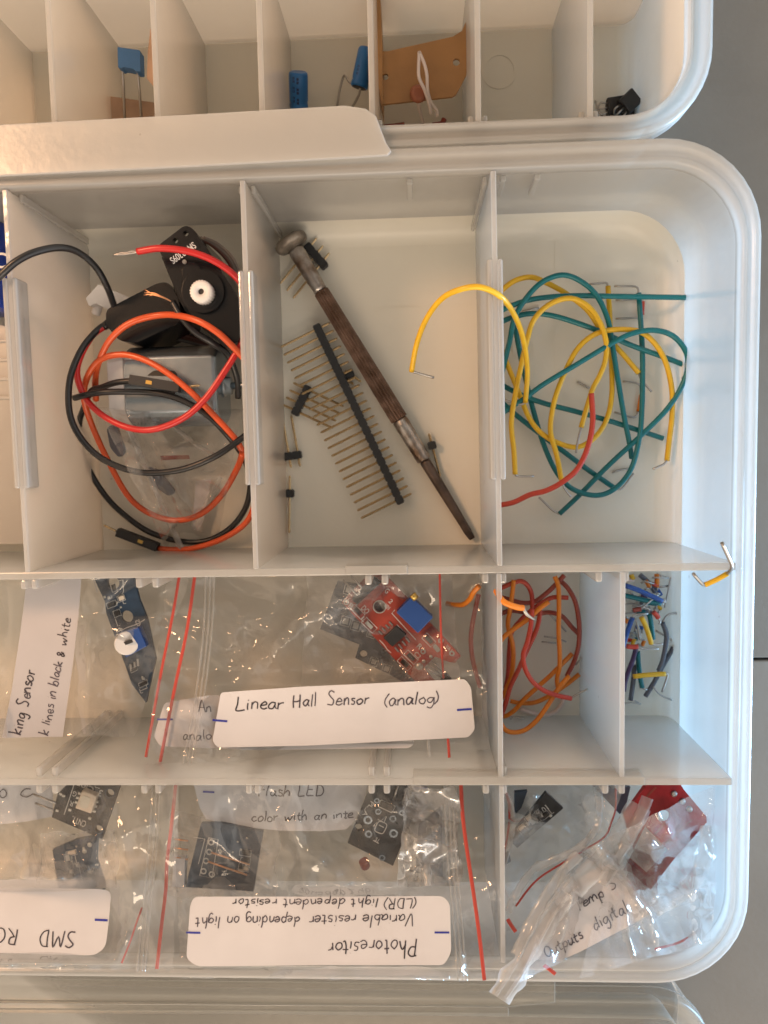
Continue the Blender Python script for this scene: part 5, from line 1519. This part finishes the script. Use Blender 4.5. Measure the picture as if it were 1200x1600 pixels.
for q in ([(330, 1332), (390, 1351)], [(325, 1346), (386, 1367)]):
    mb = lathe(MB(), P(*q[0], z + .1), P(*q[1], z + .15), [(0, .03), ((P(*q[0], z) - P(*q[1], z)).length, .03)], 6); ob('pin', mb, M['copper'], bb)
for c_ in ((330, 1316), (327, 1331), (322, 1345), (318, 1361), (331, 1366)): ring(bb, c_, 3, 5, z, M['silk'])
silk(bb, [[(326, 1309), (341, 1312), (331, 1372), (312, 1368), (326, 1309)], [(302, 1308), (320, 1311), (310, 1350)]], z, 1.2)
decorate(bb, (368, 1340), (26, 5), (-7, 40), z, 6, 5, 6)
t = thing('led_holder', 'brownish grey square block at the left of the dark blue board', 'component', P(280, 1360, .5))
pxbox('block', t, [(271, 1342), (289, 1342), (288, 1388), (268, 1386)], 2.3, 2.55, M['paper_dim'])
for yv in (1312, 1326, 1341): ob('leg', tube(MB(), [P(272, yv - 1, 2.5), P(294, yv + 2, 2.5)], .025, 5), M['copper'], t)
lo2 = bag_z(2.1, 2.4, 1230, 1300)
pb = thing('label_card', 'pale bluish label reading Flash LED under the clear front bag', 'label', P(450, 1260, .5))
l_ = label_sheet(pb, [(300, 1216), (577, 1216), (572, 1240), (556, 1282), (540, 1296), (500, 1299), (440, 1298), (380, 1292), (322, 1280), (312, 1262)], lo2, 0, M['paper_dim'])
zz_ = lambda x, y: lo2(x, y) + .025
write('handwriting', 'Flash LED', (402, 1244), (106, -1), 18, zz_, l_, 2.1, seed=21, slant=.1)
write('handwriting', 'color with an inte', (392, 1284), (160, -6), 15, zz_, l_, 2.0, seed=22, slant=.1)
mb = MB(); ribbon_px(mb, [(317, 1237), (326, 1237.5), (335, 1238)], 3, zz_); ob('blue_mark', mb, M['ink_blue'], l_)
t = thing('sensor_board', 'greyish dark board mostly hidden right of the black sensor board', 'circuit board', P(670, 1320, .5))
plate('board', t, [(655, 1290), (690, 1262), (692, 1370), (640, 1362), (650, 1330)], 2.0, .13, M['pcb_blue'])
decorate(t, (674, 1318), (14, -5), (2, 36), 2.0, 7, 4, 5)
pxbox('component', t, [(637, 1330), (650, 1329), (650, 1359), (637, 1360)], 2.05, 2.2, M['led'])
t = thing('label_card', 'white label corner with blue mark right of the black sensor board', 'label', P(655, 1255, .5))
l_ = label_sheet(t, rpoly([(610, 1216), (668, 1216), (670, 1262), (662, 1282), (640, 1285), (620, 1270)], 8), lo2, -.12, M['paper'])
mb = MB(); ribbon_px(mb, [(647, 1231), (658, 1231.5), (667, 1231)], 3, lambda x, y: lo2(x, y) - .09); ob('blue_mark', mb, M['ink_blue'], l_)

film_sheet(b4, [(268, 1268), (440, 1282), (430, 1402), (262, 1400)], bag_z(2.62, 3.4, 1268, 1400), .12, 91, 44, 34, m=M['veil'], name='folded_layer', edge_wave=9)
film_sheet(b4, [(632, 1232), (716, 1228), (722, 1388), (622, 1384)], bag_z(2.5, 3.3, 1230, 1390), .12, 93, 26, 40, m=M['veil'], name='folded_layer', edge_wave=8)
film_sheet(b3, [(62, 1302), (182, 1296), (186, 1390), (58, 1390)], bag_z(2.72, 3.4, 1300, 1392), .12, 95, 34, 26, m=M['veil'], name='folded_layer', edge_wave=8)

# ================================================================== front row, right compartment: crumpled bags
def z5f(px, py):
    t = (py - 1232) / 300
    return 2.3 + 2.0 * t


def z5t(px, py):                # the label bag: higher where the label curls up
    return 2.55 + 2.0 * (py - 1232) / 300


b5 = thing('zip_bag', 'crumpled zip bag with curled label reading Outputs digital, right front compartment', 'bag', P(950, 1400, .1), 'crumpled bags in the right front compartment')
film_sheet(b5, [(885, 1340), (1118, 1226), (1120, 1390), (812, 1535)], z5t, .32, 51, 74, 60, m=M['film_milky'])
lb = label_sheet(b5, rpoly([(806, 1524), (820, 1486), (846, 1440), (872, 1405), (905, 1372), (940, 1352), (985, 1362), (1018, 1392), (1034, 1418), (985, 1446), (905, 1488), (840, 1516)], 5), lambda x, y: z5t(x, y) - .16, 0)
zl5 = lambda x, y: z5t(x, y) - .13
write('handwriting', 'Outputs', (853, 1497), (60, -32), 18, zl5, lb, 2.4, seed=41, slant=.1)
write('handwriting', 'digital', (929, 1455), (52, -30), 21, zl5, lb, 2.4, seed=42, slant=.1)
write('handwriting', 'Temp S', (901, 1425), (64, -38), 17, zl5, lb, 2.2, seed=43, slant=.1)
band(b5, [(1022, 1422), (1062, 1398), (1090, 1368), (1104, 1325), (1106, 1290)], 26, z5t, M['fold'], 'folded_edge', off=.02, th=.12)
band(b5, [(780, 1560), (806, 1520), (835, 1470), (862, 1425), (895, 1388), (935, 1350), (970, 1310), (1000, 1258)], 38, z5t, M['fold'], 'folded_edge', off=.12, th=.18)
band(b5, [(1012, 1246), (1000, 1275), (978, 1318), (958, 1352), (940, 1382)], 20, z5t, M['fold'], 'folded_edge', off=.25, th=.16)
band(b5, [(905, 1335), (880, 1362), (850, 1405), (826, 1450), (806, 1492)], 18, z5t, M['fold'], 'folded_edge', off=.22, th=.16)
band(b5, [(790, 1560), (818, 1518), (848, 1462), (872, 1420), (902, 1385)], 6, z5t, M['zip'], 'zip_ridge', off=.34, th=.08)
band(b5, [(775, 1556), (803, 1512), (830, 1460), (858, 1415), (890, 1375)], 5, z5t, M['zip'], 'zip_ridge', off=.34, th=.08)
band(b5, [(850, 1508), (858, 1514), (868, 1522)], 6, z5t, M['zip_red'], 'zip_line', off=.1)
b6 = thing('zip_bag', 'crumpled clear zip bag with curved red zip, behind the curled label', 'bag', P(880, 1320, .1), 'crumpled bags in the right front compartment')
film_sheet(b6, [(784, 1222), (975, 1222), (940, 1340), (792, 1470)], z5f, .30, 61, 60, 60, m=M['film_milky'])
band(b6, [(962, 1228), (962, 1262), (955, 1285), (944, 1308), (910, 1330), (880, 1348), (845, 1370), (825, 1390), (806, 1416)], 3.2, z5f, M['zip_red'], 'zip_line', off=-.12)
band(b6, [(932, 1226), (936, 1262), (928, 1300), (900, 1328), (862, 1345), (832, 1360), (806, 1398), (794, 1425)], 13, z5f, M['fold'], 'folded_edge', off=.2, th=.12)
band(b6, [(793, 1436), (799, 1446), (806, 1456)], 6, z5f, M['zip_red'], 'zip_line', off=.35)
band(b6, [(787, 1226), (796, 1260), (794, 1300), (786, 1345)], 4, z5f, M['zip_red'], 'zip_line', off=.02)
band(b6, [(784, 1228), (799, 1262), (800, 1300), (785, 1360)], 9, z5f, M['fold'], 'folded_edge', off=.06, th=.1)
b7 = thing('zip_bag', 'clear zip bag lying lowest in the right front corner, red zip arc', 'bag', P(1060, 1440, .1), 'crumpled bags in the right front compartment')
z7f = lambda px, py: 1.9 + 2.2 * (py - 1300) / 220
film_sheet(b7, [(960, 1330), (1122, 1300), (1112, 1470), (905, 1528)], z7f, .22, 71, 54, 54)
band(b7, [(1114, 1346), (1117, 1375), (1114, 1420), (1092, 1452), (1062, 1472), (1023, 1483)], 4, z7f, M['zip_red'], 'zip_line', off=.1)
band(b7, [(1088, 1388), (1102, 1412), (1112, 1432), (1126, 1452)], 9, z7f, M['fold'], 'folded_edge', off=.1, th=.1)

rb2 = thing('sensor_board', 'deep red board with one large hole in the right front compartment', 'circuit board', P(1030, 1300, .6))
z = 2.55
zt_ = lambda x, y: -.25 * (y - P(1030, 1230, z).y)
plate('board', rb2, [(1020, 1216), (1058, 1216), (1068, 1233), (1103, 1275), (1043, 1329), (962, 1413), (948, 1400), (966, 1379), (956, 1363), (985, 1322), (972, 1270)], z, .15, M['pcb_deep'], [pxcirc(1034, 1271, 10, z)], zf=zt_)
zz2 = lambda px, py: z + zt_(0, P(px, py, z).y)
for c_ in ((1053, 1240), (1066, 1252), (1077, 1264)):
    mb = lathe(MB(), P(c_[0], c_[1], zz2(*c_)), P(c_[0], c_[1], zz2(*c_)) + V((0, 0, .08)), [(0, .09), (.05, .075), (.08, .03)], 14); ob('solder_joint', mb, M['tin'], rb2)
mb = MB()
for l in ([(1050, 1258), (1060, 1280), (1052, 1300)], [(1082, 1280), (1060, 1300), (1040, 1318)], [(1022, 1305), (1040, 1285)], [(1010, 1245), (1025, 1230)]):
    ribbon_px(mb, l, 3.5, lambda x, y: zz2(x, y) + .008)
ob('track', mb, M['pcb_red'], rb2)
t = thing('plastic_slip', 'small pale square plastic slip over the deep red board', 'slip', P(1010, 1330, 2.0))
label_sheet(t, [(1008, 1291), (1043, 1328), (1010, 1363), (984, 1340)], lambda x, y: zz2(x, y), .04, M['fold'], name='slip')
kb = thing('sensor_board', 'dark grey board with white lettering in the crumpled bag by the divider', 'circuit board', P(840, 1290, .4))
z = 2.2
plate('board', kb, [(853, 1238), (880, 1263), (808, 1325), (794, 1311)], z, .13, M['pcb_black'])
pxbox('component', kb, [(826, 1282), (836, 1275), (842, 1282), (832, 1290)], z, z + .1, M['pad'])
decorate(kb, (838, 1282), (32, -27), (9, 11), z, 8, 5, 6)
printed('silkscreen', 'S101', (842, 1278), (16, -14), 9, z + .004, kb); printed('silkscreen', '1103', (816, 1308), (12, -11), 6, z + .004, kb)
t = thing('board_corner', 'small dark board corner under the cross wall beside the divider', 'circuit board', P(810, 1250, .6))
plate('board', t, [(804, 1238), (824, 1236), (815, 1262), (804, 1274)], 2.0, .12, M['pcb_blue'])
t = thing('component_tip', 'small black component tip at the foot of the crumpled bag by the divider', 'component', P(790, 1345, .6))
pxbox('tip', t, rpoly([(784, 1342), (796, 1336), (799, 1346), (786, 1354)], 3), 1.9, 2.1, M['black_matte'])
t = thing('board_edge', 'dark grey board edge between the crumpled bags under the cross wall', 'circuit board', P(960, 1255, .6))
plate('board', t, [(925, 1226), (985, 1230), (976, 1268), (968, 1272)], 1.7, .12, M['grey_wire'])

# ================================================================== clear bag under the motor
z8 = lambda px, py: 1.1 - .7 * (py - 640) / 220
b8 = thing('clear_bag', 'crumpled clear plastic bag below the motor holding small parts', 'bag', P(270, 750, .05))
film_sheet(b8, [(152, 636), (378, 640), (338, 858), (262, 862)], z8, .35, 81, 60, 60, m=M['film'])
for l, w_ in (([(186, 640), (215, 700), (240, 760), (262, 810), (284, 858)], 10), ([(240, 640), (300, 690), (340, 715)], 8), ([(345, 745), (322, 790), (306, 828)], 9)):
    band(b8, l, w_, z8, M['fold'], 'folded_edge', off=.15, th=.12)
t = thing('small_part', 'dark grey oval part seen through the clear bag, left one', 'component', P(176, 690, .2)); pxbox('body', t, rpoly([(166, 668), (180, 662), (194, 705), (186, 716), (172, 700)], 6), .4, .6, M['grey_wire'])
t = thing('small_part', 'dark grey oval part seen through the clear bag, middle one', 'component', P(250, 750, .2)); pxbox('body', t, rpoly([(228, 728), (246, 734), (273, 768), (264, 776), (238, 758)], 6), .3, .5, M['grey_wire'])
t = thing('paper_slip', 'white paper strip folded inside the clear bag', 'paper', P(315, 780, .2)); pxbox('strip', t, [(306, 752), (330, 748), (322, 798), (312, 830), (300, 826)], .3, .32, M['paper'], 0)
t = thing('small_part', 'thin reddish strip inside the clear bag under the black loop', 'component', P(270, 714, .3)); pxbox('body', t, [(250, 712), (294, 711), (296, 717), (252, 719)], .5, .56, M['brown_red'], 0)
